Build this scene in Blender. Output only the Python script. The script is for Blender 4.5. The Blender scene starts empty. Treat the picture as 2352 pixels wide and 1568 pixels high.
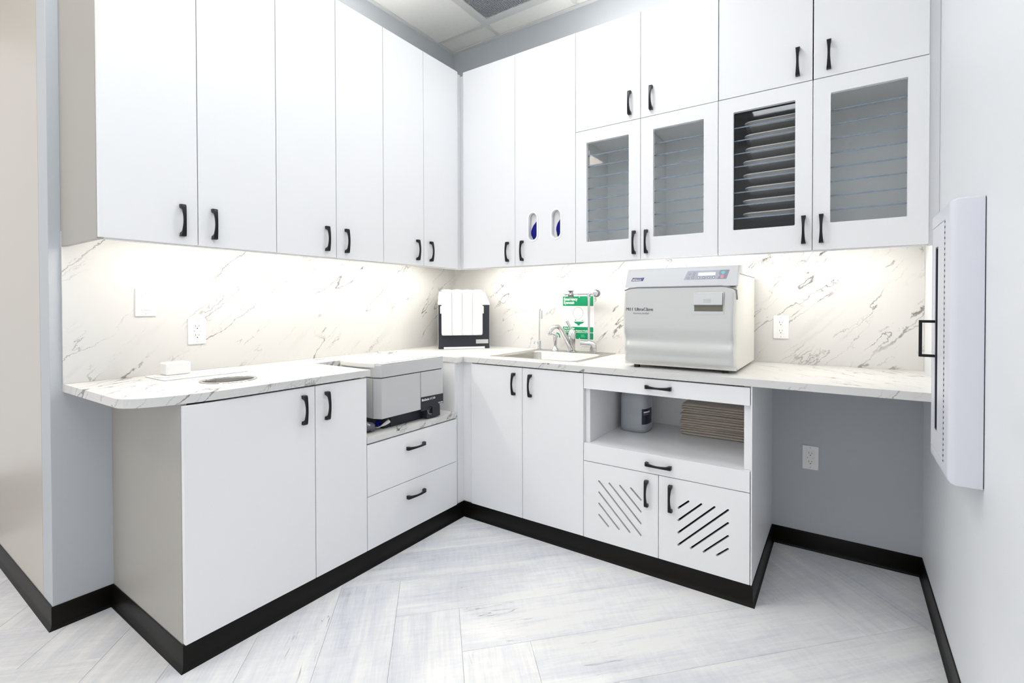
import bpy, bmesh, math, random
from mathutils import Vector, Matrix
from mathutils.geometry import tessellate_polygon

# ------------------------------------------------------------------ camera
scn = bpy.context.scene
COL = scn.collection
PI = math.pi
FPX, CX, CY = 1086.6, 66.8, -74.1          # focal length and principal point offset, px of 2352x1568
YAW, PITCH, ROLL = -0.5683, -0.0116, -0.0014
cd = bpy.data.cameras.new('camera')
cd.sensor_width = 36.0
cd.lens = 36.0 * FPX / 2352.0
cd.shift_x = -CX / 2352.0
cd.shift_y = CY / 2352.0
cd.clip_start = 0.02
cam = bpy.data.objects.new('camera', cd)
COL.objects.link(cam)
fw = Vector((math.sin(YAW) * math.cos(PITCH), math.cos(YAW) * math.cos(PITCH), math.sin(PITCH)))
rt = Vector((math.cos(YAW), -math.sin(YAW), 0.0))
up = rt.cross(fw)
r2 = math.cos(ROLL) * rt + math.sin(ROLL) * up
u2 = -math.sin(ROLL) * rt + math.cos(ROLL) * up
M = Matrix((r2, u2, -fw)).transposed().to_4x4()
M.translation = Vector((2.481, -2.6678, 1.2138))
cam.matrix_world = M
scn.camera = cam

# ------------------------------------------------------------------ world, exposure
w = bpy.data.worlds.new('world')
scn.world = w
w.use_nodes = True
w.node_tree.nodes['Background'].inputs[0].default_value = (0.965, 0.98, 1.0, 1)
w.node_tree.nodes['Background'].inputs[1].default_value = 0.85
scn.view_settings.view_transform = 'Standard'
scn.view_settings.look = 'None'
scn.view_settings.gamma = 1.0
scn.view_settings.use_curve_mapping = False
scn.view_settings.exposure = 0.19
scn.cycles.transparent_max_bounces = 64
TROFFER_POWER = 10.5        # emission strength of the ceiling light panels
HALL_POWER = 10.0          # the warmer hall fixtures
LED_POWER = 60.0           # the strips under the wall cabinets
ADDED_TOP_POWER = 28.0           # unseen strips added on the wall cabinets to brighten the ceiling

# ------------------------------------------------------------------ measured dimensions (metres)
W = 2.7826                 # right wall
ZC = 3.0851                # ceiling
WE = -2.1727               # free end of the left wall
XU, YU = 0.421, 0.3925     # front planes of the wall cabinets
ZU, ZT, ZS = 1.435, 2.679, 2.1415
US = [-2.1386, -1.8537, -1.5587, -1.2733, -0.9952, -0.709, -0.4179]
RS = [0.4409, 0.8462, 1.2516, 1.6207, 1.9938, 2.3708, 2.7502]
XB, YB = 0.660, 0.637      # front planes of the base cabinets
ZK, ZD = 0.0864, 0.8795
BS = [0.7159, 1.0666, 1.4263, 1.7975, 2.172]
LS = [-1.997, -1.5369, -1.2880, -0.6945]
XC, YC = 0.666, 0.645      # worktop front edges
ZW, ZWB = 0.914, 0.8847    # worktop top / underside
CE = -2.139                # worktop free end
ZL, ZLB = 0.6068, 0.5770   # lowered worktop
BD = 0.012                 # backsplash thickness
DT = 0.019                 # door thickness

# ------------------------------------------------------------------ node helpers / materials
def newmat(name):
    m = bpy.data.materials.new(name)
    m.use_nodes = True
    nt = m.node_tree
    return m, nt, nt.nodes['Principled BSDF']

def simple(name, col, rough=0.5, metal=0.0, spec=0.5, bump=0.0, bscale=200.0, var=0.0, vscale=3.0, coat=0.0, emis=None, estr=0.0):
    m, nt, b = newmat(name)
    b.inputs['Base Color'].default_value = (*col, 1)
    b.inputs['Roughness'].default_value = rough
    b.inputs['Metallic'].default_value = metal
    b.inputs['Specular IOR Level'].default_value = spec
    b.inputs['Coat Weight'].default_value = coat
    if emis:
        b.inputs['Emission Color'].default_value = (*emis, 1)
        b.inputs['Emission Strength'].default_value = estr
    tc = nt.nodes.new('ShaderNodeTexCoord')
    if bump > 0:
        n = nt.nodes.new('ShaderNodeTexNoise')
        n.inputs['Scale'].default_value = bscale
        n.inputs['Detail'].default_value = 4
        nt.links.new(tc.outputs['Object'], n.inputs['Vector'])
        bp = nt.nodes.new('ShaderNodeBump')
        bp.inputs['Strength'].default_value = bump
        bp.inputs['Distance'].default_value = 0.002
        nt.links.new(n.outputs['Fac'], bp.inputs['Height'])
        nt.links.new(bp.outputs['Normal'], b.inputs['Normal'])
    n2 = nt.nodes.new('ShaderNodeTexNoise')
    n2.inputs['Scale'].default_value = vscale
    n2.inputs['Detail'].default_value = 3
    nt.links.new(tc.outputs['Object'], n2.inputs['Vector'])
    mx = nt.nodes.new('ShaderNodeMix')
    mx.data_type = 'RGBA'
    v = max(var, 0.006)
    mx.inputs[6].default_value = (*[max(0, c * (1 - v)) for c in col], 1)
    mx.inputs[7].default_value = (*[min(1, c * (1 + v)) for c in col], 1)
    nt.links.new(n2.outputs['Fac'], mx.inputs[0])
    nt.links.new(mx.outputs[2], b.inputs['Base Color'])
    return m

def math_node(nt, op, a, b=None, c=None, clamp=False):
    n = nt.nodes.new('ShaderNodeMath')
    n.operation = op
    n.use_clamp = clamp
    for i, v in enumerate((a, b, c)):
        if v is None:
            continue
        if isinstance(v, (int, float)):
            n.inputs[i].default_value = v
        else:
            nt.links.new(v, n.inputs[i])
    return n.outputs[0]

def marble_mat():
    m, nt, b = newmat('marble_laminate')
    geo = nt.nodes.new('ShaderNodeNewGeometry')
    # unfold the two walls: (x + y, z) runs on around the corner
    sp = nt.nodes.new('ShaderNodeSeparateXYZ')
    nt.links.new(geo.outputs['Position'], sp.inputs[0])
    cb = nt.nodes.new('ShaderNodeCombineXYZ')
    nt.links.new(math_node(nt, 'ADD', sp.outputs[0], sp.outputs[1]), cb.inputs[0])
    nt.links.new(sp.outputs[2], cb.inputs[1])
    nt.links.new(math_node(nt, 'MULTIPLY', math_node(nt, 'SUBTRACT', sp.outputs[0], sp.outputs[1]), 0.16), cb.inputs[2])
    mp = nt.nodes.new('ShaderNodeMapping')
    mp.inputs['Rotation'].default_value = (0, 0, math.radians(-42))
    nt.links.new(cb.outputs[0], mp.inputs['Vector'])
    # wobble so that the veins are not straight
    nz = nt.nodes.new('ShaderNodeTexNoise')
    nz.inputs['Scale'].default_value = 14.0
    nz.inputs['Detail'].default_value = 6
    nz.inputs['Roughness'].default_value = 0.70
    nt.links.new(mp.outputs['Vector'], nz.inputs['Vector'])
    vm = nt.nodes.new('ShaderNodeVectorMath')
    vm.operation = 'MULTIPLY_ADD'
    vm.inputs[1].default_value = (0.045, 0.045, 0.045)
    nt.links.new(nz.outputs['Color'], vm.inputs[0])
    nt.links.new(mp.outputs['Vector'], vm.inputs[2])

    def vein(scale, width, seed, mlo, mhi, mscale, stretch):
        st = nt.nodes.new('ShaderNodeMapping')
        st.inputs['Scale'].default_value = (stretch, 1.0, 1.0)
        st.inputs['Location'].default_value = (seed, seed * 1.7, seed * .6)
        nt.links.new(vm.outputs[0], st.inputs['Vector'])
        n = nt.nodes.new('ShaderNodeTexNoise')
        n.inputs['Scale'].default_value = scale
        n.inputs['Detail'].default_value = 3.0
        n.inputs['Roughness'].default_value = 0.5
        nt.links.new(st.outputs['Vector'], n.inputs['Vector'])
        a = math_node(nt, 'ABSOLUTE', math_node(nt, 'SUBTRACT', n.outputs['Fac'], 0.5))
        k = nt.nodes.new('ShaderNodeTexNoise')
        k.inputs['Scale'].default_value = mscale
        k.inputs['Detail'].default_value = 3.0
        st2 = nt.nodes.new('ShaderNodeMapping')
        st2.inputs['Scale'].default_value = (0.6, 1.0, 1.0)
        st2.inputs['Location'].default_value = (seed * 3.1, seed, 4.0)
        nt.links.new(mp.outputs['Vector'], st2.inputs['Vector'])
        nt.links.new(st2.outputs['Vector'], k.inputs['Vector'])
        mk = nt.nodes.new('ShaderNodeMapRange')
        mk.interpolation_type = 'SMOOTHSTEP'
        mk.inputs['From Min'].default_value = mlo
        mk.inputs['From Max'].default_value = mhi
        nt.links.new(k.outputs['Fac'], mk.inputs['Value'])
        r = nt.nodes.new('ShaderNodeMapRange')
        r.interpolation_type = 'SMOOTHSTEP'
        r.inputs['From Min'].default_value = width
        r.inputs['From Max'].default_value = width * 0.12
        nt.links.new(a, r.inputs['Value'])
        return math_node(nt, 'MULTIPLY', r.outputs[0], mk.outputs[0])

    v1 = vein(5.0, 0.0065, 1.3, 0.43, 0.62, 5.0, 0.16)
    v2 = vein(13.0, 0.012, 5.1, 0.47, 0.66, 6.0, 0.15)
    v3 = vein(4.5, 0.040, 8.2, 0.45, 0.78, 3.0, 0.15)
    s = math_node(nt, 'MULTIPLY_ADD', v2, 0.60, math_node(nt, 'MULTIPLY', v1, 0.85))
    s = math_node(nt, 'MULTIPLY_ADD', v3, 0.13, s, clamp=True)
    mx = nt.nodes.new('ShaderNodeMix')
    mx.data_type = 'RGBA'
    mx.inputs[6].default_value = (0.67, 0.665, 0.655, 1)
    mx.inputs[7].default_value = (0.11, 0.10, 0.10, 1)
    nt.links.new(s, mx.inputs[0])
    nt.links.new(mx.outputs[2], b.inputs['Base Color'])
    b.inputs['Roughness'].default_value = 0.38
    b.inputs['Specular IOR Level'].default_value = 0.35
    return m

def plank_mat():
    m, nt, b = newmat('whitewashed_oak')
    tc = nt.nodes.new('ShaderNodeTexCoord')
    oi = nt.nodes.new('ShaderNodeObjectInfo')
    off = math_node(nt, 'MULTIPLY', oi.outputs['Random'], 57.0)
    cmb = nt.nodes.new('ShaderNodeCombineXYZ')
    for i in range(3):
        nt.links.new(off, cmb.inputs[i])
    add = nt.nodes.new('ShaderNodeVectorMath')
    add.operation = 'ADD'
    nt.links.new(tc.outputs['Object'], add.inputs[0])
    nt.links.new(cmb.outputs[0], add.inputs[1])

    def noise(sx, sy, detail, rough=0.6, dist=0.0):
        mp = nt.nodes.new('ShaderNodeMapping')
        mp.inputs['Scale'].default_value = (sx, sy, 1.0)
        nt.links.new(add.outputs[0], mp.inputs['Vector'])
        n = nt.nodes.new('ShaderNodeTexNoise')
        n.inputs['Scale'].default_value = 1.0
        n.inputs['Detail'].default_value = detail
        n.inputs['Roughness'].default_value = rough
        n.inputs['Distortion'].default_value = dist
        nt.links.new(mp.outputs[0], n.inputs['Vector'])
        return n.outputs['Fac']
    grain = noise(5, 95, 6, 0.68, 0.6)
    streak = noise(1.4, 12, 5, 0.6, 0.8)
    saw = noise(55, 7, 4, 0.7)
    blot = noise(2.2, 5.0, 3)
    ramp = nt.nodes.new('ShaderNodeValToRGB')
    e = ramp.color_ramp.elements
    e[0].position, e[0].color = 0.32, (0.42, 0.42, 0.44, 1)
    e[1].position, e[1].color = 0.62, (0.83, 0.825, 0.82, 1)
    ee = e.new(0.46)
    ee.color = (0.66, 0.675, 0.72, 1)
    v = math_node(nt, 'MULTIPLY', grain, 0.26)
    v = math_node(nt, 'MULTIPLY_ADD', streak, 0.36, v)
    v = math_node(nt, 'MULTIPLY_ADD', saw, 0.18, v)
    v = math_node(nt, 'MULTIPLY_ADD', blot, 0.34, v)
    v = math_node(nt, 'MULTIPLY_ADD', oi.outputs['Random'], 0.05, v)
    v = math_node(nt, 'SUBTRACT', v, 0.050)
    nt.links.new(v, ramp.inputs[0])
    # short dark cracks along the grain
    cr = noise(1.7, 26, 3, 0.5, 1.2)
    ca = math_node(nt, 'ABSOLUTE', math_node(nt, 'SUBTRACT', cr, 0.5))
    cmk = noise(2.6, 7.0, 2)
    c1 = nt.nodes.new('ShaderNodeMapRange')
    c1.inputs['From Min'].default_value = 0.010
    c1.inputs['From Max'].default_value = 0.001
    nt.links.new(ca, c1.inputs['Value'])
    c2 = nt.nodes.new('ShaderNodeMapRange')
    c2.inputs['From Min'].default_value = 0.60
    c2.inputs['From Max'].default_value = 0.70
    nt.links.new(cmk, c2.inputs['Value'])
    cf = math_node(nt, 'MULTIPLY', math_node(nt, 'MULTIPLY', c1.outputs[0], c2.outputs[0]), 0.75)
    mx = nt.nodes.new('ShaderNodeMix')
    mx.data_type = 'RGBA'
    mx.inputs[7].default_value = (0.13, 0.12, 0.12, 1)
    nt.links.new(ramp.outputs[0], mx.inputs[6])
    nt.links.new(cf, mx.inputs[0])
    nt.links.new(mx.outputs[2], b.inputs['Base Color'])
    b.inputs['Roughness'].default_value = 0.55
    b.inputs['Specular IOR Level'].default_value = 0.22
    bp = nt.nodes.new('ShaderNodeBump')
    bp.inputs['Strength'].default_value = 0.12
    bp.inputs['Distance'].default_value = 0.002
    nt.links.new(grain, bp.inputs['Height'])
    nt.links.new(bp.outputs['Normal'], b.inputs['Normal'])
    return m

def glass_mat(name, tint, gloss=1.0):
    m = bpy.data.materials.new(name)
    m.use_nodes = True
    nt = m.node_tree
    nt.nodes.clear()
    out = nt.nodes.new('ShaderNodeOutputMaterial')
    tr = nt.nodes.new('ShaderNodeBsdfTransparent')
    tr.inputs[0].default_value = (*tint, 1)
    gl = nt.nodes.new('ShaderNodeBsdfGlossy')
    gl.inputs['Roughness'].default_value = 0.03
    gl.inputs['Color'].default_value = (0.95, 0.97, 1.0, 1)
    fr = nt.nodes.new('ShaderNodeFresnel')
    fr.inputs['IOR'].default_value = 1.5
    mx = nt.nodes.new('ShaderNodeMixShader')
    ge = nt.nodes.new('ShaderNodeNewGeometry')     # reflect on the outer face only
    nt.links.new(math_node(nt, 'MULTIPLY', math_node(nt, 'MULTIPLY', fr.outputs[0], gloss, clamp=True), math_node(nt, 'SUBTRACT', 1.0, ge.outputs['Backfacing'])), mx.inputs[0])
    nt.links.new(tr.outputs[0], mx.inputs[1])
    nt.links.new(gl.outputs[0], mx.inputs[2])
    nt.links.new(mx.outputs[0], out.inputs[0])
    return m

def brushed(name, col, rough, sx, sy, sz):
    m, nt, b = newmat(name)
    b.inputs['Metallic'].default_value = 1.0
    b.inputs['Base Color'].default_value = (*col, 1)
    tc = nt.nodes.new('ShaderNodeTexCoord')
    mp = nt.nodes.new('ShaderNodeMapping')
    mp.inputs['Scale'].default_value = (sx, sy, sz)
    n = nt.nodes.new('ShaderNodeTexNoise')
    n.inputs['Scale'].default_value = 1.0
    n.inputs['Detail'].default_value = 3
    nt.links.new(tc.outputs['Object'], mp.inputs[0])
    nt.links.new(mp.outputs[0], n.inputs['Vector'])
    r = nt.nodes.new('ShaderNodeMapRange')
    r.inputs['To Min'].default_value = rough * 0.8
    r.inputs['To Max'].default_value = rough * 1.25
    nt.links.new(n.outputs['Fac'], r.inputs['Value'])
    nt.links.new(r.outputs[0], b.inputs['Roughness'])
    return m

MT = {}
MT['white'] = simple('white_laminate', (0.835, 0.84, 0.855), 0.38, spec=0.4)
MT['endpanel'] = simple('grey_laminate', (0.41, 0.395, 0.365), 0.42, spec=0.22)
MT['inner'] = simple('cabinet_interior', (0.91, 0.91, 0.90), 0.5, spec=0.3)
MT['paint'] = simple('grey_wall_paint', (0.50, 0.53, 0.56), 0.55, spec=0.35, bump=0.15, bscale=350)
MT['paint_white'] = simple('white_wall_paint', (0.82, 0.84, 0.865), 0.5, spec=0.35, bump=0.15, bscale=350)
MT['rubber'] = simple('black_cove_base', (0.007, 0.006, 0.0054), 0.42, spec=0.16)
MT['handle'] = simple('black_handle', (0.006, 0.006, 0.009), 0.36, spec=0.32)
MT['marble'] = marble_mat()
MT['plank'] = plank_mat()
MT['joint'] = simple('plank_joint', (0.25, 0.24, 0.24), 0.8)
MT['tile'] = simple('ceiling_tile_board', (0.84, 0.835, 0.81), 0.9, spec=0.1, bump=0.5, bscale=120, var=0.03, vscale=60)
MT['grid'] = simple('ceiling_grid_metal', (0.66, 0.67, 0.66), 0.5)
MT['grille'] = simple('grille_aluminium', (0.50, 0.52, 0.56), 0.4, metal=0.3)
MT['black'] = simple('black_plastic', (0.008, 0.008, 0.009), 0.5)
MT['dark'] = simple('dark_liner', (0.012, 0.014, 0.018), 0.35)
MT['glass'] = glass_mat('cabinet_glass', (0.985, 0.992, 0.995), 1.0)
MT['shelf'] = glass_mat('shelf_glass', (0.994, 0.997, 0.998), 0.5)
MT['shelfedge'] = simple('shelf_glass_edge', (0.20, 0.26, 0.34), 0.25, spec=0.3)
MT['tray'] = simple('tray_plastic', (0.50, 0.49, 0.47), 0.45)
MT['plate'] = simple('white_plastic', (0.88, 0.88, 0.88), 0.35)
MT['cover2'] = simple('pale_silver_plastic', (0.64, 0.65, 0.655), 0.35)
MT['recess'] = simple('recess_shade_olive', (0.16, 0.155, 0.12), 0.4)  # darkened for the shade inside the latch recess
MT['cover'] = simple('pale_grey_cover', (0.62, 0.63, 0.645), 0.4)
MT['grey_plastic'] = simple('warm_grey_plastic', (0.52, 0.53, 0.54), 0.42)
MT['lid'] = simple('ivory_plastic', (0.80, 0.79, 0.75), 0.4)
MT['charcoal'] = simple('charcoal_plastic', (0.024, 0.027, 0.037), 0.5, spec=0.3)
MT['steel'] = brushed('brushed_steel', (0.52, 0.50, 0.48), 0.30, 3, 120, 120)
MT['liner'] = brushed('bright_steel', (0.80, 0.78, 0.75), 0.28, 60, 60, 2)
MT['chrome'] = simple('chrome', (0.66, 0.67, 0.69), 0.07, metal=1.0)
MT['gunmetal'] = simple('dark_chrome', (0.20, 0.20, 0.21), 0.2, metal=0.8)
MT['cream'] = simple('cream_enamel', (0.80, 0.785, 0.74), 0.35)
MT['silver'] = simple('silver_paint', (0.63, 0.64, 0.625), 0.28, metal=0.65)
MT['panelgrey'] = simple('control_panel_grey', (0.42, 0.42, 0.50), 0.4)
MT['paneldark'] = simple('control_panel_dark', (0.27, 0.26, 0.33), 0.4)
MT['lcd'] = simple('lcd_screen', (0.72, 0.86, 0.74), 0.2, emis=(0.75, 0.95, 0.8), estr=0.35)
MT['teal'] = simple('teal_button', (0.10, 0.65, 0.65), 0.4)
MT['pink'] = simple('pink_button', (0.85, 0.25, 0.32), 0.4)
MT['ink'] = simple('dark_print', (0.06, 0.06, 0.075), 0.5)
MT['inkgrey'] = simple('grey_print', (0.22, 0.22, 0.24), 0.5)
MT['navy'] = simple('navy_badge', (0.07, 0.09, 0.20), 0.4)
MT['whiteprint'] = simple('white_print', (0.88, 0.88, 0.88), 0.5)
MT['green'] = simple('green_print', (0.0, 0.235, 0.10), 0.5, spec=0.3)
MT['palegreen'] = simple('pale_green_print', (0.10, 0.48, 0.28), 0.4)
MT['blue'] = simple('blue_nitrile', (0.002, 0.002, 0.19), 0.5, spec=0.2, var=0.3, vscale=30)
MT['jug'] = simple('milky_plastic', (0.40, 0.43, 0.46), 0.3, spec=0.5)
MT['towel'] = simple('grey_beige_towel', (0.68, 0.61, 0.54), 0.95, spec=0.05, bump=0.6, bscale=500, var=0.06, vscale=40)
MT['label'] = simple('dark_label', (0.02, 0.022, 0.04), 0.4)
MT['red'] = simple('red_paint', (0.35, 0.015, 0.03), 0.3)
MT['boxwhite'] = simple('white_powder_coat', (0.70, 0.715, 0.775), 0.36, spec=0.45)
MT['hinge'] = simple('hinge_steel', (0.60, 0.61, 0.70), 0.35, metal=0.4)
MT['darkglass'] = glass_mat('window_glass', (0.75, 0.72, 0.78), 1.0)
MT['pouch'] = simple('clear_grey_film', (0.10, 0.11, 0.14), 0.18, var=0.5, vscale=40)
MT['acrylic'] = simple('white_acrylic', (0.84, 0.84, 0.83), 0.25)
MT['hall'] = simple('warm_grey_paint', (0.52, 0.485, 0.44), 0.33, spec=0.5)
MT['foam'] = simple('matt_white_plastic', (0.86, 0.86, 0.86), 0.5)
for nm, c, s in (('emit_panel', (0.965, 0.985, 1.0), TROFFER_POWER), ('emit_hall', (1.0, 0.86, 0.70), HALL_POWER), ('emit_led', (1.0, 0.945, 0.85), LED_POWER), ('emit_added_top', (1.0, 0.98, 0.94), ADDED_TOP_POWER)):
    MT[nm] = simple(nm, (0.9, 0.9, 0.9), 0.6, emis=c, estr=s)

# ------------------------------------------------------------------ mesh helpers
WM = {}

class MB:
    """collects shapes in world coordinates and links them as one mesh object"""
    def __init__(self):
        self.bm = bmesh.new()

    def box(self, x0, x1, y0, y1, z0, z1, bev=0.0, seg=2):
        bm2 = bmesh.new()
        bmesh.ops.create_cube(bm2, size=1.0)
        for v in bm2.verts:
            v.co = Vector(((x0 + x1) / 2 + v.co.x * (x1 - x0), (y0 + y1) / 2 + v.co.y * (y1 - y0), (z0 + z1) / 2 + v.co.z * (z1 - z0)))
        if bev > 0:
            bmesh.ops.bevel(bm2, geom=list(bm2.edges), offset=bev, segments=seg, affect='EDGES', profile=0.5)
        self.absorb(bm2)
        return self

    def absorb(self, bm2, mat=None):
        if mat is not None:
            bmesh.ops.transform(bm2, matrix=mat, verts=bm2.verts)
        me = bpy.data.meshes.new('tmp')
        bm2.to_mesh(me)
        bm2.free()
        self.bm.from_mesh(me)
        bpy.data.meshes.remove(me)

    def loft(self, rings, caps=True, closed=True):
        """rings: lists of points, same count; quads between neighbours"""
        vr = [[self.bm.verts.new(p) for p in r] for r in rings]
        n = len(vr[0])
        for a, b in zip(vr[:-1], vr[1:]):
            for i in range(n if closed else n - 1):
                j = (i + 1) % n
                self.bm.faces.new((a[i], a[j], b[j], b[i]))
        if caps:
            self.bm.faces.new(list(reversed(vr[0])))
            self.bm.faces.new(vr[-1])
        return self

    def lathe(self, c, prof, seg=24, axis='z', caps=True):
        rings = []
        for r, h in prof:
            ring = []
            for i in range(seg):
                a = 2 * PI * i / seg
                p, q = r * math.cos(a), r * math.sin(a)
                if axis == 'z':
                    v = (p, q, h)
                elif axis == 'x':
                    v = (h, p, q)
                else:
                    v = (q, h, p)
                ring.append(Vector(c) + Vector(v))
            rings.append(ring)
        return self.loft(rings, caps)

    def tube(self, pts, rad, seg=10, caps=True):
        pts = [Vector(p) for p in pts]
        n = len(pts)
        rads = rad if isinstance(rad, (list, tuple)) else [rad] * n
        rings = []
        ref = None
        for i, p in enumerate(pts):
            t = (pts[min(i + 1, n - 1)] - pts[max(i - 1, 0)]).normalized()
            if ref is None:
                ref = Vector((0, 0, 1)) if abs(t.z) < 0.9 else Vector((1, 0, 0))
            a = (ref - t * ref.dot(t)).normalized()
            ref = a
            b = t.cross(a)
            rings.append([p + (a * math.cos(2 * PI * k / seg) + b * math.sin(2 * PI * k / seg)) * rads[i] for k in range(seg)])
        return self.loft(rings, caps)

    def plate(self, outline, holes, O, U, V, N, t):
        """flat plate with holes: 2D loops in the frame O,U,V; thickness t along N"""
        O, U, V, N = Vector(O), Vector(U), Vector(V), Vector(N)
        loops = [outline] + list(holes)
        flat = [p for l in loops for p in l]
        tris = tessellate_polygon([[Vector((p[0], p[1], 0)) for p in l] for l in loops])
        f = [self.bm.verts.new(O + U * p[0] + V * p[1] + N * t) for p in flat]
        k = [self.bm.verts.new(O + U * p[0] + V * p[1]) for p in flat]
        for a, b, c in tris:
            try:
                self.bm.faces.new((f[a], f[b], f[c]))
                self.bm.faces.new((k[c], k[b], k[a]))
            except ValueError:
                pass
        i0 = 0
        for l in loops:
            n = len(l)
            for i in range(n):
                j = (i + 1) % n
                try:
                    self.bm.faces.new((f[i0 + i], k[i0 + i], k[i0 + j], f[i0 + j]))
                except ValueError:
                    pass
            i0 += n
        return self

    def build(self, name, mat, parent=None, smooth=None, world=True, bevel=None):
        bmesh.ops.recalc_face_normals(self.bm, faces=list(self.bm.faces))
        if bevel:
            es = [e for e in self.bm.edges if len(e.link_faces) == 2 and e.calc_face_angle(0) > 0.6]
            bmesh.ops.bevel(self.bm, geom=es, offset=bevel, segments=2, affect='EDGES', profile=0.5)
        if parent is not None and world:
            self.bm.transform(WM[parent].inverted())
        me = bpy.data.meshes.new(name)
        if smooth:
            for f in self.bm.faces:
                f.smooth = True
            for e in self.bm.edges:
                if len(e.link_faces) == 2 and e.calc_face_angle(0) > math.radians(smooth):
                    e.smooth = False
        self.bm.to_mesh(me)
        self.bm.free()
        me.materials.append(MT[mat])
        return link(me, name, parent, world)

def link(me, name, parent=None, world=True, mw=None):
    """mw: world matrix; otherwise the object sits on its parent's origin"""
    o = bpy.data.objects.new(name, me)
    COL.objects.link(o)
    base = WM[parent] if parent is not None else Matrix()
    if mw is None:
        mw = base.copy()
    if parent is not None:
        o.parent = parent
    o.matrix_local = base.inverted() @ mw
    WM[o] = mw
    return o

def tag(o, label=None, cat=None, group=None, kind=None):
    if label: o['label'] = label
    if cat: o['category'] = cat
    if group: o['group'] = group
    if kind: o['kind'] = kind
    return o

def thing(name, loc, label, cat, group=None, rotz=0.0):
    o = bpy.data.objects.new(name, None)
    o.empty_display_size = 0.05
    COL.objects.link(o)
    m = Matrix.Translation(Vector(loc)) @ Matrix.Rotation(rotz, 4, 'Z')
    o.matrix_world = m
    o.matrix_local = m
    WM[o] = m
    return tag(o, label, cat, group)

def struct(o):
    o['kind'] = 'structure'
    return o

def rrect(x0, x1, y0, y1, r, n=5):
    pts = []
    for cx, cy, a0 in ((x1 - r, y1 - r, 0), (x0 + r, y1 - r, 90), (x0 + r, y0 + r, 180), (x1 - r, y0 + r, 270)):
        for i in range(n + 1):
            a = math.radians(a0 + 90 * i / n)
            pts.append((cx + r * math.cos(a), cy + r * math.sin(a)))
    return pts

def circle(cx, cy, r, n=32):
    return [(cx + r * math.cos(2 * PI * i / n), cy + r * math.sin(2 * PI * i / n)) for i in range(n)]

def rect(x0, x1, y0, y1):
    return [(x0, y0), (x1, y0), (x1, y1), (x0, y1)]

# run coordinates: s along the wall, d away from the wall, z up
def rbox(mb, run, s0, s1, d0, d1, z0, z1, bev=0.0):
    if run == 'L':
        return mb.box(d0, d1, s0, s1, z0, z1, bev)
    return mb.box(s0, s1, -d1, -d0, z0, z1, bev)

def rpt(run, s, d, z):
    return Vector((d, s, z)) if run == 'L' else Vector((s, -d, z))

def raxes(run):
    return ((0, 1, 0), (0, 0, 1), (1, 0, 0)) if run == 'L' else ((1, 0, 0), (0, 0, 1), (0, -1, 0))

def rplate(mb, run, outline, holes, d0, d1):
    U, V, N = raxes(run)
    return mb.plate(outline, holes, rpt(run, 0, d0, 0), U, V, N, d1 - d0)

def text(s, size, O, U, V, mat, parent, name='lettering', bold=0.0, align='LEFT', ext=0.0002, sx=1.0):
    c = bpy.data.curves.new('txt', 'FONT')
    c.body = s
    c.size = size
    c.align_x = align
    c.extrude = ext
    c.offset = bold
    c.resolution_u = 3
    t = bpy.data.objects.new('txt', c)
    me = bpy.data.meshes.new_from_object(t)
    bpy.data.objects.remove(t)
    bpy.data.curves.remove(c)
    U, V = Vector(U).normalized(), Vector(V).normalized()
    N = U.cross(V)
    m = Matrix((U * sx, V, N)).transposed().to_4x4()
    m.translation = Vector(O) + N * ext
    me.transform(WM[parent].inverted() @ m)
    me.materials.clear()
    me.materials.append(MT[mat])
    return link(me, name, parent)

# ------------------------------------------------------------------ the setting
def bx(name, x0, x1, y0, y1, z0, z1, mat, bev=0.0):
    return MB().box(x0, x1, y0, y1, z0, z1, bev).build(name, mat)

YR0 = -4.2
XR0 = -2.6
struct(bx('wall_left', -0.12, 0, WE, 0.12, 0, ZC + 0.1, 'paint', 0.002))
struct(bx('wall_hall', XR0, -0.121, WE, WE + 0.12, 0, ZC + 0.1, 'hall'))
struct(bx('wall_back', 0, W, 0, 0.12, 0, ZC + 0.1, 'paint'))
struct(bx('wall_right', W, W + 0.12, YR0, 0.12, 0, ZC + 0.1, 'paint_white'))

# floor: herringbone planks, each a part of the floor
floor = struct(bx('floor', XR0, W, YR0, 0, -0.03, -0.0075, 'joint'))
PW, PL = 0.242, 1.21
S2 = math.sqrt(0.5)
def clip(poly, nx, ny, c):
    out = []
    for i in range(len(poly)):
        p, q = poly[i], poly[(i + 1) % len(poly)]
        dp, dq = p[0] * nx + p[1] * ny - c, q[0] * nx + q[1] * ny - c
        if dp <= 0: out.append(p)
        if dp * dq < 0:
            t = dp / (dp - dq)
            out.append((p[0] + (q[0] - p[0]) * t, p[1] + (q[1] - p[1]) * t))
    return out

def plank_mesh(poly):
    bm = bmesh.new()
    def ring(ins, z):
        cx = sum(p[0] for p in poly) / len(poly); cy = sum(p[1] for p in poly) / len(poly)
        r = []
        for p in poly:
            dx, dy = p[0] - cx, p[1] - cy
            r.append(bm.verts.new((p[0] - math.copysign(min(ins, abs(dx)), dx), p[1] - math.copysign(min(ins, abs(dy)), dy), z)))
        return r
    a, b, c = ring(0.0004, -0.0075), ring(0.0004, -0.0008), ring(0.0014, 0.0)
    n = len(poly)
    for u, v in ((a, b), (b, c)):
        for i in range(n):
            bm.faces.new((u[i], u[(i + 1) % n], v[(i + 1) % n], v[i]))
    bm.faces.new(c)
    me = bpy.data.meshes.new('floor_plank')
    bm.to_mesh(me); bm.free()
    me.materials.append(MT['plank'])
    return me

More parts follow.
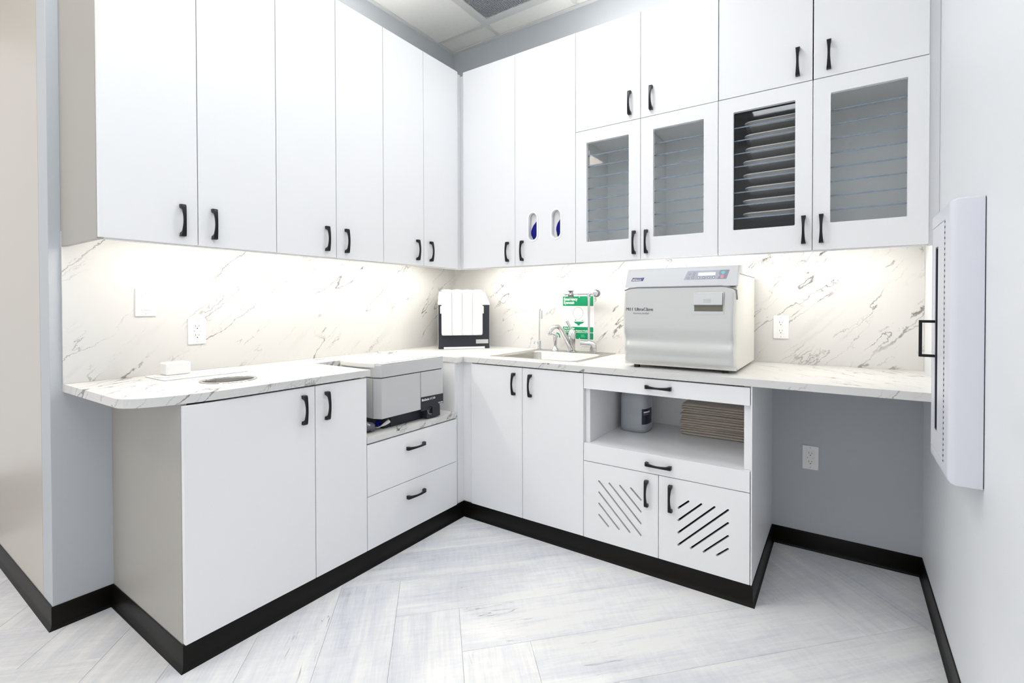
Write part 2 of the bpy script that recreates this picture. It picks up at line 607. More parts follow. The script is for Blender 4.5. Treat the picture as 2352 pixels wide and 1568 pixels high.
full_plank = plank_mesh(rect(-PL / 2, PL / 2, -PW / 2, PW / 2))
A0, B0 = -0.05, 1.74
for k in range(-24, 25):
    for j in range(-4, 5):
        oa, ob = k * PW + j * PL, k * PW - j * PL
        for typ in (0, 1):
            if typ == 0:   # along a
                ca, cb, ang = A0 + oa + PL / 2, B0 + ob + PW / 2, PI / 4
            else:          # along b
                ca, cb, ang = A0 + oa - PW / 2, B0 + ob + PL / 2, -PI / 4
            x, y = (ca + cb) * S2, (ca - cb) * S2
            if x < XR0 - 0.7 or x > W + 0.7 or y < -3.6 or y > 0.7: continue
            if x < -0.62 and y > WE + 0.5: continue
            if y < -0.6 * (x + 0.3) - 3.3 and x < 2: continue
            ux, uy = math.cos(ang), math.sin(ang)
            poly = rect(-PL / 2, PL / 2, -PW / 2, PW / 2)
            for nx, ny, c in ((1, 0, W - 0.001), (0, 1, -0.001), (-1, 0, -XR0)):
                # half plane nx*X+ny*Y<=c in local coordinates
                poly = clip(poly, nx * ux + ny * uy, -nx * uy + ny * ux, c - nx * x - ny * y)
                if len(poly) < 3: break
            if len(poly) < 3: continue
            ar = abs(sum(poly[i][0] * poly[(i + 1) % len(poly)][1] - poly[(i + 1) % len(poly)][0] * poly[i][1] for i in range(len(poly)))) / 2
            if ar < 0.004: continue
            me = full_plank if abs(ar - PL * PW) < 1e-6 else plank_mesh(poly)
            link(me, 'floor_plank', floor, mw=Matrix.Translation((x, y, 0)) @ Matrix.Rotation(ang, 4, 'Z'))

# ceiling with lay-in tiles
ceiling = struct(bx('ceiling', XR0, W, YR0, 0, ZC + 0.05, ZC + 0.1, 'tile'))
GX = [0.4475 + 0.62 * k for k in range(-5, 5)]
GY = [-0.175 - 0.62 * k for k in range(0, 9)]
gx = [XR0] + [g for g in GX if XR0 < g < W] + [W]
gy = [0.0] + [g for g in GY if g > YR0] + [YR0]
GRILLE = (gx.index(GX[5]), 1)
LIGHTS = {(gx.index(GX[6]), 2), (gx.index(GX[5]), 4), (gx.index(GX[7]), 5)}
HALLS = {(2, 6), (3, 6)}
for i in range(len(gx) - 1):
    for j in range(len(gy) - 1):
        x0, x1, y1, y0 = gx[i], gx[i + 1], gy[j], gy[j + 1]
        if x1 < 0 and y0 > WE: continue
        if (i, j) == GRILLE or (i, j) in LIGHTS or (i, j) in HALLS: continue
        if x1 - x0 < 0.05: continue
        MB().box(x0 + 0.003, x1 - 0.003, y0 + 0.003, y1 - 0.003, ZC + 0.006, ZC + 0.022, 0.002, 1).build('ceiling_tile', 'tile', ceiling)
for g in gx[1:-1]:
    MB().box(g - 0.013, g + 0.013, YR0, -0.0255 if g > 0 else WE, ZC - 0.001, ZC + 0.005).build('grid_bar', 'grid', ceiling)
for g in gy[1:-1]:
    MB().box(0.0255 if g > WE else XR0, W - 0.0255, g - 0.013, g + 0.013, ZC - 0.0005, ZC + 0.0045).build('grid_bar', 'grid', ceiling)
MB().box(0, 0.025, WE, -0.025, ZC - 0.002, ZC + 0.004).build('wall_angle', 'grid', ceiling)
MB().box(0, W, -0.025, 0, ZC - 0.002, ZC + 0.004).build('wall_angle', 'grid', ceiling)
MB().box(W - 0.025, W, YR0, -0.025, ZC - 0.002, ZC + 0.004).build('wall_angle', 'grid', ceiling)

# return-air grille
gi, gj = GRILLE
x0, x1, y1, y0 = gx[gi] + 0.014, gx[gi + 1] - 0.014, gy[gj] - 0.014, gy[gj + 1] + 0.014
gr = thing('ceiling_grille', ((x0 + x1) / 2, (y0 + y1) / 2, ZC), 'grey eggcrate air return grille set in the ceiling', 'grille')
mb = MB()
mb.plate(rect(x0, x1, y0, y1), [rect(x0 + 0.034, x1 - 0.034, y0 + 0.034, y1 - 0.034)], (0, 0, ZC - 0.004), (1, 0, 0), (0, 1, 0), (0, 0, 1), 0.012)
mb.build('frame', 'grid', gr)
mb = MB()
n = 38
for k in range(1, n):
    t = x0 + 0.034 + (x1 - x0 - 0.068) * k / n
    mb.box(t - 0.0011, t + 0.0011, y0 + 0.034, y1 - 0.034, ZC + 0.001, ZC + 0.012)
    t = y0 + 0.034 + (y1 - y0 - 0.068) * k / n
    mb.box(x0 + 0.034, x1 - 0.034, t - 0.0011, t + 0.0011, ZC + 0.0012, ZC + 0.0118)
mb.build('eggcrate_core', 'grille', gr)
MB().box(x0 + 0.02, x1 - 0.02, y0 + 0.02, y1 - 0.02, ZC + 0.04, ZC + 0.045).build('duct_shade', 'black', gr)  # black sheet standing in for the shade inside the duct

# recessed ceiling lights
nl = 0
for (i, j) in sorted(LIGHTS | HALLS):
    x0, x1, y1, y0 = gx[i] + 0.014, gx[i + 1] - 0.014, gy[j] - 0.014, gy[j + 1] + 0.014
    hall = (i, j) in HALLS
    t = thing('ceiling_light', ((x0 + x1) / 2, (y0 + y1) / 2, ZC), '%s square ceiling light panel overhead, %s' % ('warm' if hall else 'cool white', ['the left one over the hall', 'the right one over the hall', 'the leftmost of three', 'the one nearest the back cabinets', 'the one nearest the right wall'][nl]), 'ceiling light', 'ceiling light panels of the %s' % ('hall' if hall else 'room'))
    nl += 1
    MB().plate(rect(x0, x1, y0, y1), [rect(x0 + 0.02, x1 - 0.02, y0 + 0.02, y1 - 0.02)], (0, 0, ZC - 0.002), (1, 0, 0), (0, 1, 0), (0, 0, 1), 0.02).build('frame', 'grid', t)
    MB().box(x0 + 0.02, x1 - 0.02, y0 + 0.02, y1 - 0.02, ZC + 0.004, ZC + 0.012).build('diffuser', 'emit_hall' if hall else 'emit_panel', t)

# black rubber cove base, one piece for each straight stretch
XK, YK = XB - 0.010, -(YB - 0.010)
BPX = BS[4] + 0.006
path = [(XR0, WE, ''), (0, WE, 'baseboard_hall'), (0, LS[0], 'baseboard_left'), (XK, LS[0], 'baseboard_cabinet_end'), (XK, YK, 'baseboard_left_cabinets'),
        (BPX, YK, 'baseboard_back_cabinets'), (BPX, 0, 'baseboard_knee_space'), (W, 0, 'baseboard_back'), (W, YR0, 'baseboard_right')]
prof = [(0.0, 0.0), (0.0, ZK - 0.002), (0.002, ZK), (0.0042, ZK - 0.003), (0.0042, 0.024), (0.0055, 0.012), (0.0095, 0.0045), (0.0125, 0.0012), (0.0125, 0.0)]
def offset_pt(i, d):
    p = Vector(path[i][:2])
    ns = []
    for a, b in ((i - 1, i), (i, i + 1)):
        if a < 0 or b >= len(path): continue
        t = (Vector(path[b][:2]) - Vector(path[a][:2])).normalized()
        ns.append(Vector((t.y, -t.x)))
    if len(ns) == 1:
        return p + ns[0] * d
    return p + (ns[0] + ns[1]) * d / (1 + ns[0].dot(ns[1]))
for i in range(len(path) - 1):
    rings = []
    for k in (i, i + 1):
        rings.append([Vector((*offset_pt(k, d), z)) for d, z in prof])
    mb = MB(); mb.loft(rings)
    o = mb.build(path[i + 1][2], 'rubber', smooth=50)
    struct(o)

# ------------------------------------------------------------------ handles
def handle_mesh():
    mb = MB()
    L = 0.117
    rings = []
    N = 28
    for i in range(N + 1):
        t = i / N
        z = (t - 0.5) * L
        s = math.sin(PI * t)
        ho = 0.019 + 0.0115 * s
        edge = min(t, 1 - t)
        if edge < 0.115: hi = 0.0
        elif edge < 0.16: hi = (ho - 0.0065) * ((edge - 0.115) / 0.045) ** 0.6
        else: hi = ho - 0.0065 - 0.001 * (1 - s)
        if i in (0, N): ho -= 0.003
        hw = 0.0084 - 0.0038 * s
        c = 0.0014
        rings.append([Vector((hi, -hw, z)), Vector((ho - c, -hw, z)), Vector((ho, -hw + c, z)), Vector((ho, hw - c, z)), Vector((ho - c, hw, z)), Vector((hi, hw, z))])
    mb.loft(rings)
    bmesh.ops.recalc_face_normals(mb.bm, faces=list(mb.bm.faces))
    for f in mb.bm.faces: f.smooth = True
    for e in mb.bm.edges:
        if len(e.link_faces) == 2 and e.calc_face_angle(0) > 0.6: e.smooth = False
    me = bpy.data.meshes.new('handle')
    mb.bm.to_mesh(me); mb.bm.free()
    me.materials.append(MT['handle'])
    return me
HM = handle_mesh()
def handle(run, s, d, z, parent, horizontal=False):
    r = Matrix() if run == 'L' else Matrix.Rotation(-PI / 2, 4, 'Z')
    if horizontal: r = r @ Matrix.Rotation(PI / 2, 4, 'X')
    return link(HM, 'handle', parent, mw=Matrix.Translation(rpt(run, s, d, z)) @ r)

G = 0.0014   # half of the gap between doors
def door(run, s0, s1, z0, z1, d, parent, name='door', hs=None, hz=None, horizontal=False, holes=(), gap=G):
    mb = MB()
    if holes:
        rplate(mb, run, rect(s0 + gap, s1 - gap, z0 + gap, z1 - gap), holes, d - DT, d)
        o = mb.build(name, 'white', parent)
    else:
        rbox(mb, run, s0 + gap, s1 - gap, d - DT, d, z0 + gap, z1 - gap, 0.001)
        o = mb.build(name, 'white', parent)
    if hs is not None:
        handle(run, hs, d, hz, o, horizontal)
    return o

# ------------------------------------------------------------------ wall cabinets, left wall
ZBX = ZU + 0.055           # floor of the cabinet boxes; doors and valance hang lower
UCL = ['tall white two-door wall cabinet at the free end of the left wall', 'tall white two-door wall cabinet in the middle of the left wall', 'tall white two-door wall cabinet on the left wall beside the corner']
for c in range(3):
    s0, sm, s1 = US[2 * c], US[2 * c + 1], US[2 * c + 2]
    t = thing('wall_cabinet', (0.0, (s0 + s1) / 2, ZU), UCL[c], 'wall cabinet', 'plain wall cabinets with tall doors')
    mb = MB()
    e0 = s0 + (0.018 if c == 0 else 0.0008)
    s1b = s1 - 0.0008 if c < 2 else -YU + 0.020
    rbox(mb, 'L', e0, s1b, 0.001, XU - DT - 0.002, ZBX, ZT)
    mb.build('carcass', 'inner', t)
    mb = MB(); rbox(mb, 'L', e0, s1b, XU - DT - 0.020, XU - DT - 0.002, ZU - 0.003, ZBX - 0.0005)
    mb.build('valance', 'white', t)
    if c == 0:
        mb = MB(); rbox(mb, 'L', s0, s0 + 0.0175, 0.001, XU - DT - 0.001, ZU - 0.003, ZT, 0.0008)
        mb.build('end_panel', 'endpanel', t)
    if c == 2:
        mb = MB(); rbox(mb, 'L', s1 - 0.004, -(YU - DT + 0.0015), XU - DT - 0.0018, XU - DT + 0.001, ZU - 0.003, ZT - 0.012)
        mb.build('corner_filler', 'white', t)
    door('L', s0, sm, ZU, ZT, XU, t, hs=sm - 0.052, hz=1.5225)
    door('L', sm, s1, ZU, ZT, XU, t, hs=sm + 0.052, hz=1.5225)

# ------------------------------------------------------------------ wall cabinets, back wall
# cabinet with the glove openings
t = thing('wall_cabinet', ((RS[0] + RS[2]) / 2, 0, ZU), 'tall white wall cabinet with two oval glove openings in its right door', 'wall cabinet', 'plain wall cabinets with tall doors')
mb = MB()
s0, s1 = XU + 0.002, RS[2] - 0.0008
for a in ((s0, s0 + 0.018, 0.001, YU - DT - 0.002, ZBX, ZT), (s1 - 0.018, s1, 0.001, YU - DT - 0.002, ZBX, ZT), (s0 + 0.018, s1 - 0.018, 0.001, 0.012, ZBX, ZT),
          (s0 + 0.018, s1 - 0.018, 0.012, YU - DT - 0.002, ZT - 0.018, ZT), (s0 + 0.018, s1 - 0.018, 0.012, YU - DT - 0.002, ZBX, ZBX + 0.018)):
    rbox(mb, 'R', *a)
mb.build('carcass', 'inner', t)
mb = MB(); rbox(mb, 'R', s0, s1, YU - DT - 0.020, YU - DT - 0.002, ZU - 0.003, ZBX - 0.0005)
mb.build('valance', 'white', t)
mb = MB(); rbox(mb, 'R', XU - DT + 0.0012, RS[0] + 0.004, YU - DT - 0.0018, YU - DT + 0.001, ZU - 0.003, ZT - 0.012)
mb.build('corner_filler', 'white', t)
door('R', RS[0], RS[1], ZU, ZT, YU, t, hs=RS[1] - 0.052, hz=1.5225)
OV = [(0.972, 1.658), (1.128, 1.660)]
ovh = [rrect(x - 0.029, x + 0.029, z - 0.078, z + 0.078, 0.0289, 8) for x, z in OV]
dg = door('R', RS[1], RS[2], ZU, ZT, YU, t, hs=RS[1] + 0.054, hz=1.5225, holes=ovh)
for x, z in OV:
    mb = MB()
    rplate(mb, 'R', rrect(x - 0.038, x + 0.038, z - 0.087, z + 0.087, 0.0379, 8), [rrect(x - 0.028, x + 0.028, z - 0.077, z + 0.077, 0.0279, 8)], YU - 0.018, YU + 0.0025)
    mb.build('oval_trim', 'plate', dg)
for k, (x, z) in enumerate(OV):
    lab = ['glove box with blue glove behind the left oval opening', 'glove box with blue glove behind the right oval opening'][k]
    g = thing('glove_box', (x, -YU + 0.10, ZBX + 0.018), lab, 'glove box', 'glove boxes behind the oval openings')
    yb_ = YU - DT - 0.006
    mb = MB()
    slot = [(x - 0.006 + 0.020 * math.cos(2 * PI * i / 24) * (0.9 if k else 1.0) + (0.012 if k else 0.004), z - 0.030 + 0.048 * math.sin(2 * PI * i / 24)) for i in range(24)]
    rplate(mb, 'R', rect(x - 0.068, x + 0.068, ZBX + 0.0185, z + 0.10), [slot], yb_ - 0.003, yb_)
    rbox(mb, 'R', x - 0.068, x + 0.068, yb_ - 0.10, yb_ - 0.045, ZBX + 0.0185, z + 0.10)
    rbox(mb, 'R', x - 0.068, x - 0.065, yb_ - 0.045, yb_ - 0.003, ZBX + 0.0185, z + 0.10)
    rbox(mb, 'R', x + 0.065, x + 0.068, yb_ - 0.045, yb_ - 0.003, ZBX + 0.0185, z + 0.10)
    mb.build('carton', 'plate', g)
    # bulging tongue of glove
    mb = MB()
    rings = []
    for i in range(9):
        v = i / 8
        zz = z - 0.076 + 0.108 * v + (0.006 if k else 0)
        wd = (0.030 if k else 0.034) * math.sin(PI * (0.12 + 0.80 * v)) * (1.1 - 0.35 * v)
        xo = x + (0.014 if k else 0.004) + 0.010 * v
        d = yb_ - 0.006 + 0.014 * math.sin(PI * v)
        rings.append([rpt('R', xo + wd * math.cos(a), d + 0.010 * math.sin(a), zz) for a in [2 * PI * q / 12 for q in range(12)]])
    mb.loft(rings)
    mb.build('glove', 'blue', g, smooth=70)

# glazed cabinets
SHZ = [1.601 + 0.0588 * k for k in range(8)]
def glass_door(run, s0, s1, g0, g1, parent, hs):
    o = door(run, s0, s1, ZU, ZS, YU, parent, 'glazed_door', hs=hs, hz=1.5225, holes=[rrect(g0, g1, 1.545, 2.0745, 0.004, 3)])
    mb = MB(); rbox(mb, run, g0 - 0.012, g1 + 0.012, YU - DT - 0.0045, YU - DT - 0.0005, 1.533, 2.0865)
    mb.build('pane', 'glass', o)
    return o
GL = [(1.3175, 1.558), (1.686, 1.929), (2.059, 2.306), (2.434, 2.685)]
GLAB = ['white wall cabinet with two clear glazed doors and empty glass shelves', 'white wall cabinet with a dark tray compartment behind its left glazed door']
for c in range(2):
    a, m_, b = RS[2 + 2 * c], RS[3 + 2 * c], RS[4 + 2 * c]
    t = thing('glazed_wall_cabinet', ((a + b) / 2, 0, ZU), GLAB[c], 'wall cabinet', 'wall cabinets with glazed lower doors')
    s0, s1 = a + 0.0008, b - 0.0008
    dep = YU - DT - 0.002
    mb = MB()
    for q in ((s0, s0 + 0.016, 0.001, dep, ZBX, ZT), (s1 - 0.016, s1, 0.001, dep, ZBX, ZT), (m_ - 0.008, m_ + 0.008, 0.012, dep, ZBX + 0.018, ZS - 0.02),
              (s0 + 0.016, s1 - 0.016, 0.001, 0.012, ZBX, ZT), (s0 + 0.016, s1 - 0.016, 0.012, dep, ZT - 0.018, ZT),
              (s0 + 0.016, s1 - 0.016, 0.012, dep, ZBX, ZBX + 0.018), (s0 + 0.016, s1 - 0.016, 0.012, dep, ZS - 0.018, ZS)):
        rbox(mb, 'R', *q)
    mb.build('carcass', 'inner', t)
    mb = MB(); rbox(mb, 'R', s0, s1, dep - 0.018, dep, ZU - 0.003, ZBX - 0.0005)
    mb.build('valance', 'white', t)
    for h in range(2):
        g0, g1 = GL[2 * c + h]
        i0, i1 = (s0 + 0.0165, m_ - 0.0085) if h == 0 else (m_ + 0.0085, s1 - 0.0165)
        if c == 1 and h == 0:
            mb = MB()
            rbox(mb, 'R', i0, i1, 0.0125, 0.0155, ZBX + 0.019, ZS - 0.019)
            rbox(mb, 'R', i0, i0 + 0.003, 0.0155, dep - 0.004, ZBX + 0.019, ZS - 0.019)
            rbox(mb, 'R', i1 - 0.003, i1, 0.0155, dep - 0.004, ZBX + 0.019, ZS - 0.019)
            rbox(mb, 'R', i0 + 0.003, i1 - 0.003, 0.0155, dep - 0.004, ZS - 0.022, ZS - 0.0192)
            rbox(mb, 'R', i0 + 0.003, i1 - 0.003, 0.0155, dep - 0.004, ZBX + 0.0192, ZBX + 0.022)
            mb.build('dark_lining', 'dark', t)
            i0 += 0.0035; i1 -= 0.0035
        for z in SHZ:
            mb = MB(); rbox(mb, 'R', i0, i1, 0.017, YU - 0.0345, z - 0.0025, z + 0.0025)
            sh = mb.build('glass_shelf', 'shelf', t)
            mb = MB(); rbox(mb, 'R', i0, i1, YU - 0.0344, YU - 0.0325, z - 0.0025, z + 0.0025)
            mb.build('polished_edge', 'shelfedge', sh)
        lo, hi = (a, m_) if h == 0 else (m_, b)
        sg = 1 if h == 0 else -1
        hx = m_ - sg * 0.032
        o = glass_door('R', lo, hi, g0, g1, t, hx)
        if c == 0 and h == 0:
            for z in (1.556, 2.028):
                mb = MB(); rbox(mb, 'R', g0 + 0.001, g0 + 0.008, YU - DT - 0.010, YU - DT - 0.0046, z - 0.010, z + 0.010)
                mb.build('pane_clip', 'hinge', o)
        door('R', lo, hi, ZS, ZT, YU, t, hs=m_ - sg * 0.056, hz=2.229, gap=0.0022 if c == 1 else G)
    if c == 1:
        mb = MB(); rbox(mb, 'R', b + 0.0005, W - 0.0005, YU - DT - 0.022, YU - DT - 0.003, ZU - 0.003, ZT)
        mb.build('wall_filler', 'white', t)

# trays on the shelves behind the dark glass door
def tray_mesh():
    mb = MB()
    def ring(ins, z, r):
        return [Vector((p[0], p[1], z)) for p in rrect(-0.128 + ins, 0.128 - ins, -0.115 + ins, 0.115 - ins, r, 5)]
    mb.loft([ring(0.022, 0.0, 0.020), ring(0.008, 0.015, 0.030), ring(0.0, 0.0165, 0.034), ring(0.0, 0.0205, 0.034), ring(0.003, 0.0215, 0.033), ring(0.009, 0.0185, 0.028), ring(0.024, 0.003, 0.018)])
    bmesh.ops.recalc_face_normals(mb.bm, faces=list(mb.bm.faces))
    for f in mb.bm.faces: f.smooth = True
    for e in mb.bm.edges:
        if len(e.link_faces) == 2 and e.calc_face_angle(0) > 0.7: e.smooth = False
    me = bpy.data.meshes.new('instrument_tray')
    mb.bm.to_mesh(me); mb.bm.free()
    me.materials.append(MT['tray'])
    return me
TM = tray_mesh()
ORD = ['lowest', 'second lowest', 'third lowest', 'fourth lowest', 'fourth highest', 'third highest', 'second highest', 'topmost']
random.seed(4)
for k, z in enumerate(SHZ):
    o = link(TM, 'instrument_tray', mw=Matrix.Translation((2.2215 + random.uniform(-0.006, 0.004), -0.236 + random.uniform(-0.004, 0.004), z + 0.0028)) @ Matrix.Rotation(random.uniform(-0.02, 0.02), 4, 'Z'))
    tag(o, 'shallow grey tray, %s of the stack behind the dark glazed door' % ORD[k], 'tray', 'trays in the dark compartment')

# unseen cabinet-top strips added to light the ceiling; then LED strips behind the valances
for run, s0, s1, d0, lab in (('L', -2.05, -0.75, 0.20, 'unseen light strip added on top of the left wall cabinets to light the ceiling'), ('R', 1.15, 2.70, 0.20, 'unseen light strip added on top of the back wall cabinets to light the ceiling')):
    t = thing('added_top_light', rpt(run, (s0 + s1) / 2, d0, ZT), lab, 'light strip', 'added light strips on top of the wall cabinets')
    mb = MB(); rbox(mb, run, s0, s1, d0 - 0.02, d0 + 0.02, ZT + 0.0005, ZT + 0.012); mb.build('housing', 'plate', t)
    mb = MB(); rbox(mb, run, s0 + 0.005, s1 - 0.005, d0 - 0.014, d0 + 0.014, ZT + 0.0122, ZT + 0.015); mb.build('diode_strip', 'emit_added_top', t)
LEDS = [('L', US[0] + 0.06, -0.30, 'under-cabinet light strip below the left wall cabinets'), ('R', 0.34, RS[6] - 0.05, 'under-cabinet light strip below the back wall cabinets')]
for run, s0, s1, lab in LEDS:
    t = thing('under_cabinet_light', rpt(run, (s0 + s1) / 2, 0.26, ZBX - 0.014), lab, 'light strip', 'under-cabinet light strips')
    mb = MB(); rbox(mb, run, s0, s1, 0.245, 0.275, ZBX - 0.007, ZBX - 0.0005); mb.build('housing', 'plate', t)
    mb = MB(); rbox(mb, run, s0 + 0.005, s1 - 0.005, 0.252, 0.268, ZBX - 0.0105, ZBX - 0.0072); mb.build('diode_strip', 'emit_led', t)

# ------------------------------------------------------------------ backsplash and worktops
o = bx('backsplash_panel', 0.0006, BD, CE, -BD - 0.0005, ZW + 0.0005, ZBX - 0.001, 'marble')
tag(o, 'white marble-look backsplash panel on the left wall, with light switch', 'backsplash', 'backsplash panels')
o = bx('backsplash_panel', 0.0006, W - 0.0006, -BD, -0.0006, ZW + 0.0005, ZBX - 0.001, 'marble')
tag(o, 'white marble-look backsplash panel behind the sink and steriliser', 'backsplash', 'backsplash panels')

NX, NY0, NY1 = 0.232, -1.272, -0.700        # notch for the cleaner
curve = [(0.53, CE + 0.006)]
for i in range(13):
    a = math.radians(90 * i / 12)
    curve.append((0.53 + (XC - 0.53) * math.sin(a) ** 0.9, CE + 0.006 + 0.30 * (1 - math.cos(a)) ** 1.0))
outl = [(0.0005, CE)] + curve[0:] + [(XC, NY0), (NX, NY0), (NX, NY1), (XC, NY1), (XC, -YC), (W - 0.0005, -YC), (W - 0.0005, -0.0005), (0.0005, -0.0005)]
clean = []
for p in outl:
    if not clean or (Vector(p) - Vector(clean[-1])).length > 1e-4: clean.append(p)
TC = (0.430, -1.757)
SX0, SX1, SY0, SY1 = 0.780, 1.342, -0.572, -0.034
mb = MB()
mb.plate(clean, [circle(*TC, 0.088, 40), rrect(SX0 + 0.014, SX1 - 0.014, SY0 + 0.014, SY1 - 0.014, 0.03, 5)], (0, 0, ZWB), (1, 0, 0), (0, 1, 0), (0, 0, 1), ZW - ZWB)
o = mb.build('worktop', 'marble')
tag(o, 'L-shaped white marble-look worktop with a rounded free end', 'worktop')

mb = MB(); mb.box(0.0, XC - 0.004, LS[2] + 0.001, LS[3], ZLB, ZL, 0.0008)
o = mb.build('low_worktop', 'marble')
tag(o, 'short lowered marble-look shelf top under the ultrasonic cleaner', 'worktop')

# steel ring and liner of the waste chute
t = thing('waste_chute', (*TC, ZW), 'round brushed steel waste hole in the left worktop', 'waste chute')
mb = MB(); mb.lathe((*TC, ZW), [(0.086, -0.004), (0.096, 0.0004), (0.0975, 0.002), (0.095, 0.0036), (0.0875, 0.0036), (0.0855, 0.0010), (0.0845, -0.004)], 48, caps=False); mb.build('rim', 'chrome', t, smooth=60)
mb = MB(); mb.lathe((*TC, ZW), [(0.0858, 0.0), (0.0852, -0.16), (0.0842, -0.16), (0.0848, 0.0)], 48, caps=False); mb.build('liner', 'liner', t, smooth=60)
mb = MB(); mb.lathe((*TC, ZW - 0.1635), [(0.0845, 0.0), (0.0845, 0.003)], 40); mb.build('bounce_disc', 'liner', t)  # steel disc added to bounce light up into the liner

# ------------------------------------------------------------------ base cabinets, left wall
t = thing('base_cabinet', (0, (LS[0] + LS[2]) / 2, 0), 'white two-door base cabinet at the free end, under the waste hole', 'base cabinet')
mb = MB()
dep = XB - DT - 0.002
for q in ((LS[0] + 0.0185, LS[2] - 0.0005, 0.001, 0.015, 0.0, ZWB - 0.0005), (LS[2] - 0.018, LS[2] - 0.0005, 0.015, dep, 0.0, ZWB - 0.0005), (LS[0] + 0.0185, LS[2] - 0.018, 0.015, dep, ZK, ZK + 0.018),
          (LS[0] + 0.0185, LS[2] - 0.018, dep - 0.012, dep, 0.0, ZK)):
    rbox(mb, 'L', *q)
mb.build('carcass', 'inner', t)
mb = MB(); rbox(mb, 'L', LS[0], LS[0] + 0.018, 0.001, XB - DT - 0.001, 0.0, ZWB - 0.0005, 0.0008); mb.build('end_panel', 'endpanel', t)
mb = MB(); rbox(mb, 'L', LS[0] + 0.019, LS[2] - 0.019, dep - 0.02, dep - 0.004, ZD - 0.02, ZWB - 0.001); mb.build('top_gap_shade', 'black', t)  # black strip standing in for the shade in the gap under the worktop
door('L', LS[0], LS[1], ZK, ZD, XB, t, hs=LS[1] - 0.050, hz=0.790)
door('L', LS[1], LS[2], ZK, ZD, XB, t, hs=LS[1] + 0.050, hz=0.790)

t = thing('drawer_cabinet', (0, (LS[2] + LS[3]) / 2, 0), 'white two-drawer base cabinet under the lowered shelf top', 'base cabinet')
mb = MB(); rbox(mb, 'L', LS[2] + 0.0005, LS[3] - 0.0005, 0.001, dep, 0.0, ZLB - 0.008)
rbox(mb, 'L', LS[2] + 0.0005, LS[3] - 0.0005, 0.001, dep - 0.02, ZLB - 0.008, ZLB - 0.0005)
mb.build('carcass', 'black', t)
door('L', LS[2], LS[3], 0.3326, ZLB - 0.005, XB, t, 'drawer_front', hs=-1.000, hz=0.497, horizontal=True)
door('L', LS[2], LS[3], ZK, 0.3326, XB, t, 'drawer_front', hs=-1.000, hz=0.254, horizontal=True)

# blind corner unit: side wall of the notch and the two corner fillers
t = thing('corner_unit', (0, 0, 0), 'narrow white corner filler unit between drawers and sink cabinet', 'corner unit')
mb = MB()
mb.box(0.001, XB - 0.016, LS[3] + 0.0005, LS[3] + 0.018, 0.0, ZWB - 0.0005)
mb.build('side_panel', 'white', t)
MB().box(XB - 0.030, XB - 0.012, LS[3] + 0.0185, -YB + 0.012, 0.0, ZWB - 0.0005).build('corner_filler', 'white', t)
MB().box(XB - 0.0118, BS[0] - 0.0005, -YB + 0.012, -YB + 0.030, 0.0, ZWB - 0.0005).build('corner_filler', 'white', t)
MB().box(0.001, NX - 0.004, LS[2] + 0.0005, LS[3], ZL + 0.0005, ZWB - 0.0005).build('notch_back', 'inner', t)

# ------------------------------------------------------------------ base cabinets, back wall
t = thing('sink_cabinet', ((BS[0] + BS[2]) / 2, 0, 0), 'white two-door base cabinet under the steel sink', 'base cabinet')
depR = YB - DT - 0.002
mb = MB()
for q in ((BS[0], BS[2] - 0.0005, 0.001, 0.012, 0.0, ZWB - 0.0005), (BS[0], BS[0] + 0.018, 0.012, depR, 0.0, ZWB - 0.0005), (BS[2] - 0.0185, BS[2] - 0.0005, 0.012, depR, 0.0, ZWB - 0.0005),
          (BS[0] + 0.018, BS[2] - 0.0185, 0.012, depR, ZK, ZK + 0.018), (BS[0] + 0.018, BS[2] - 0.0185, depR - 0.012, depR, 0.0, ZK)):
    rbox(mb, 'R', *q)
mb.build('carcass', 'inner', t)
mb = MB(); rbox(mb, 'R', BS[0] + 0.019, BS[2] - 0.019, depR - 0.02, depR - 0.004, ZD - 0.02, ZWB - 0.001); mb.build('top_gap_shade', 'black', t)  # black strip for the gap shade above the sink doors
door('R', BS[0], BS[1], ZK, ZD, YB, t, hs=BS[1] - 0.052, hz=0.790)
door('R', BS[1], BS[2], ZK, ZD, YB, t, hs=BS[1] + 0.053, hz=0.790)

t = thing('vented_cabinet', ((BS[2] + BS[4]) / 2, 0, 0), 'white base cabinet with open shelf and two doors cut with diagonal vent slots', 'base cabinet')
a, b = BS[2] + 0.0005, BS[4]
ZCU0, ZCU1 = 0.5425, 0.8047
mb = MB()
for q in ((a, a + 0.0245, 0.001, depR, 0.0, ZWB - 0.0005), (b - 0.0265, b + 0.0005, 0.001, depR, 0.0, ZWB - 0.0005),
          (a + 0.0245, b - 0.0265, 0.06, 0.078, ZK, ZWB - 0.0005), (a + 0.0245, b - 0.0265, 0.078, depR, ZCU1, ZCU1 + 0.018),
          (a + 0.0245, b - 0.0265, depR - 0.012, depR, 0.0, ZK), (a + 0.0245, b - 0.0265, 0.078, depR, ZK, ZK + 0.018)):
    rbox(mb, 'R', *q)
mb.build('carcass', 'white', t)
mb = MB(); rbox(mb, 'R', a + 0.025, b - 0.027, 0.0785, depR - 0.004, ZK + 0.02, ZK + 0.024); mb.build('dark_bottom', 'black', t)
mb = MB(); rbox(mb, 'R', a + 0.025, b - 0.027, 0.0785, YB - DT - 0.001, ZCU0 - 0.018, ZCU0); mb.build('open_shelf', 'white', t)
mb = MB(); rbox(mb, 'R', b + 0.001, b + 0.0065, 0.001, YB - 0.003, ZK, ZWB - 0.0005, 0.0006); mb.build('end_panel', 'white', t)
mb = MB(); rbox(mb, 'R', a + 0.025, b - 0.027, depR - 0.02, depR - 0.004, ZD - 0.02, ZWB - 0.001); mb.build('top_gap_shade', 'black', t)  # black strip for the gap shade above the drawer front
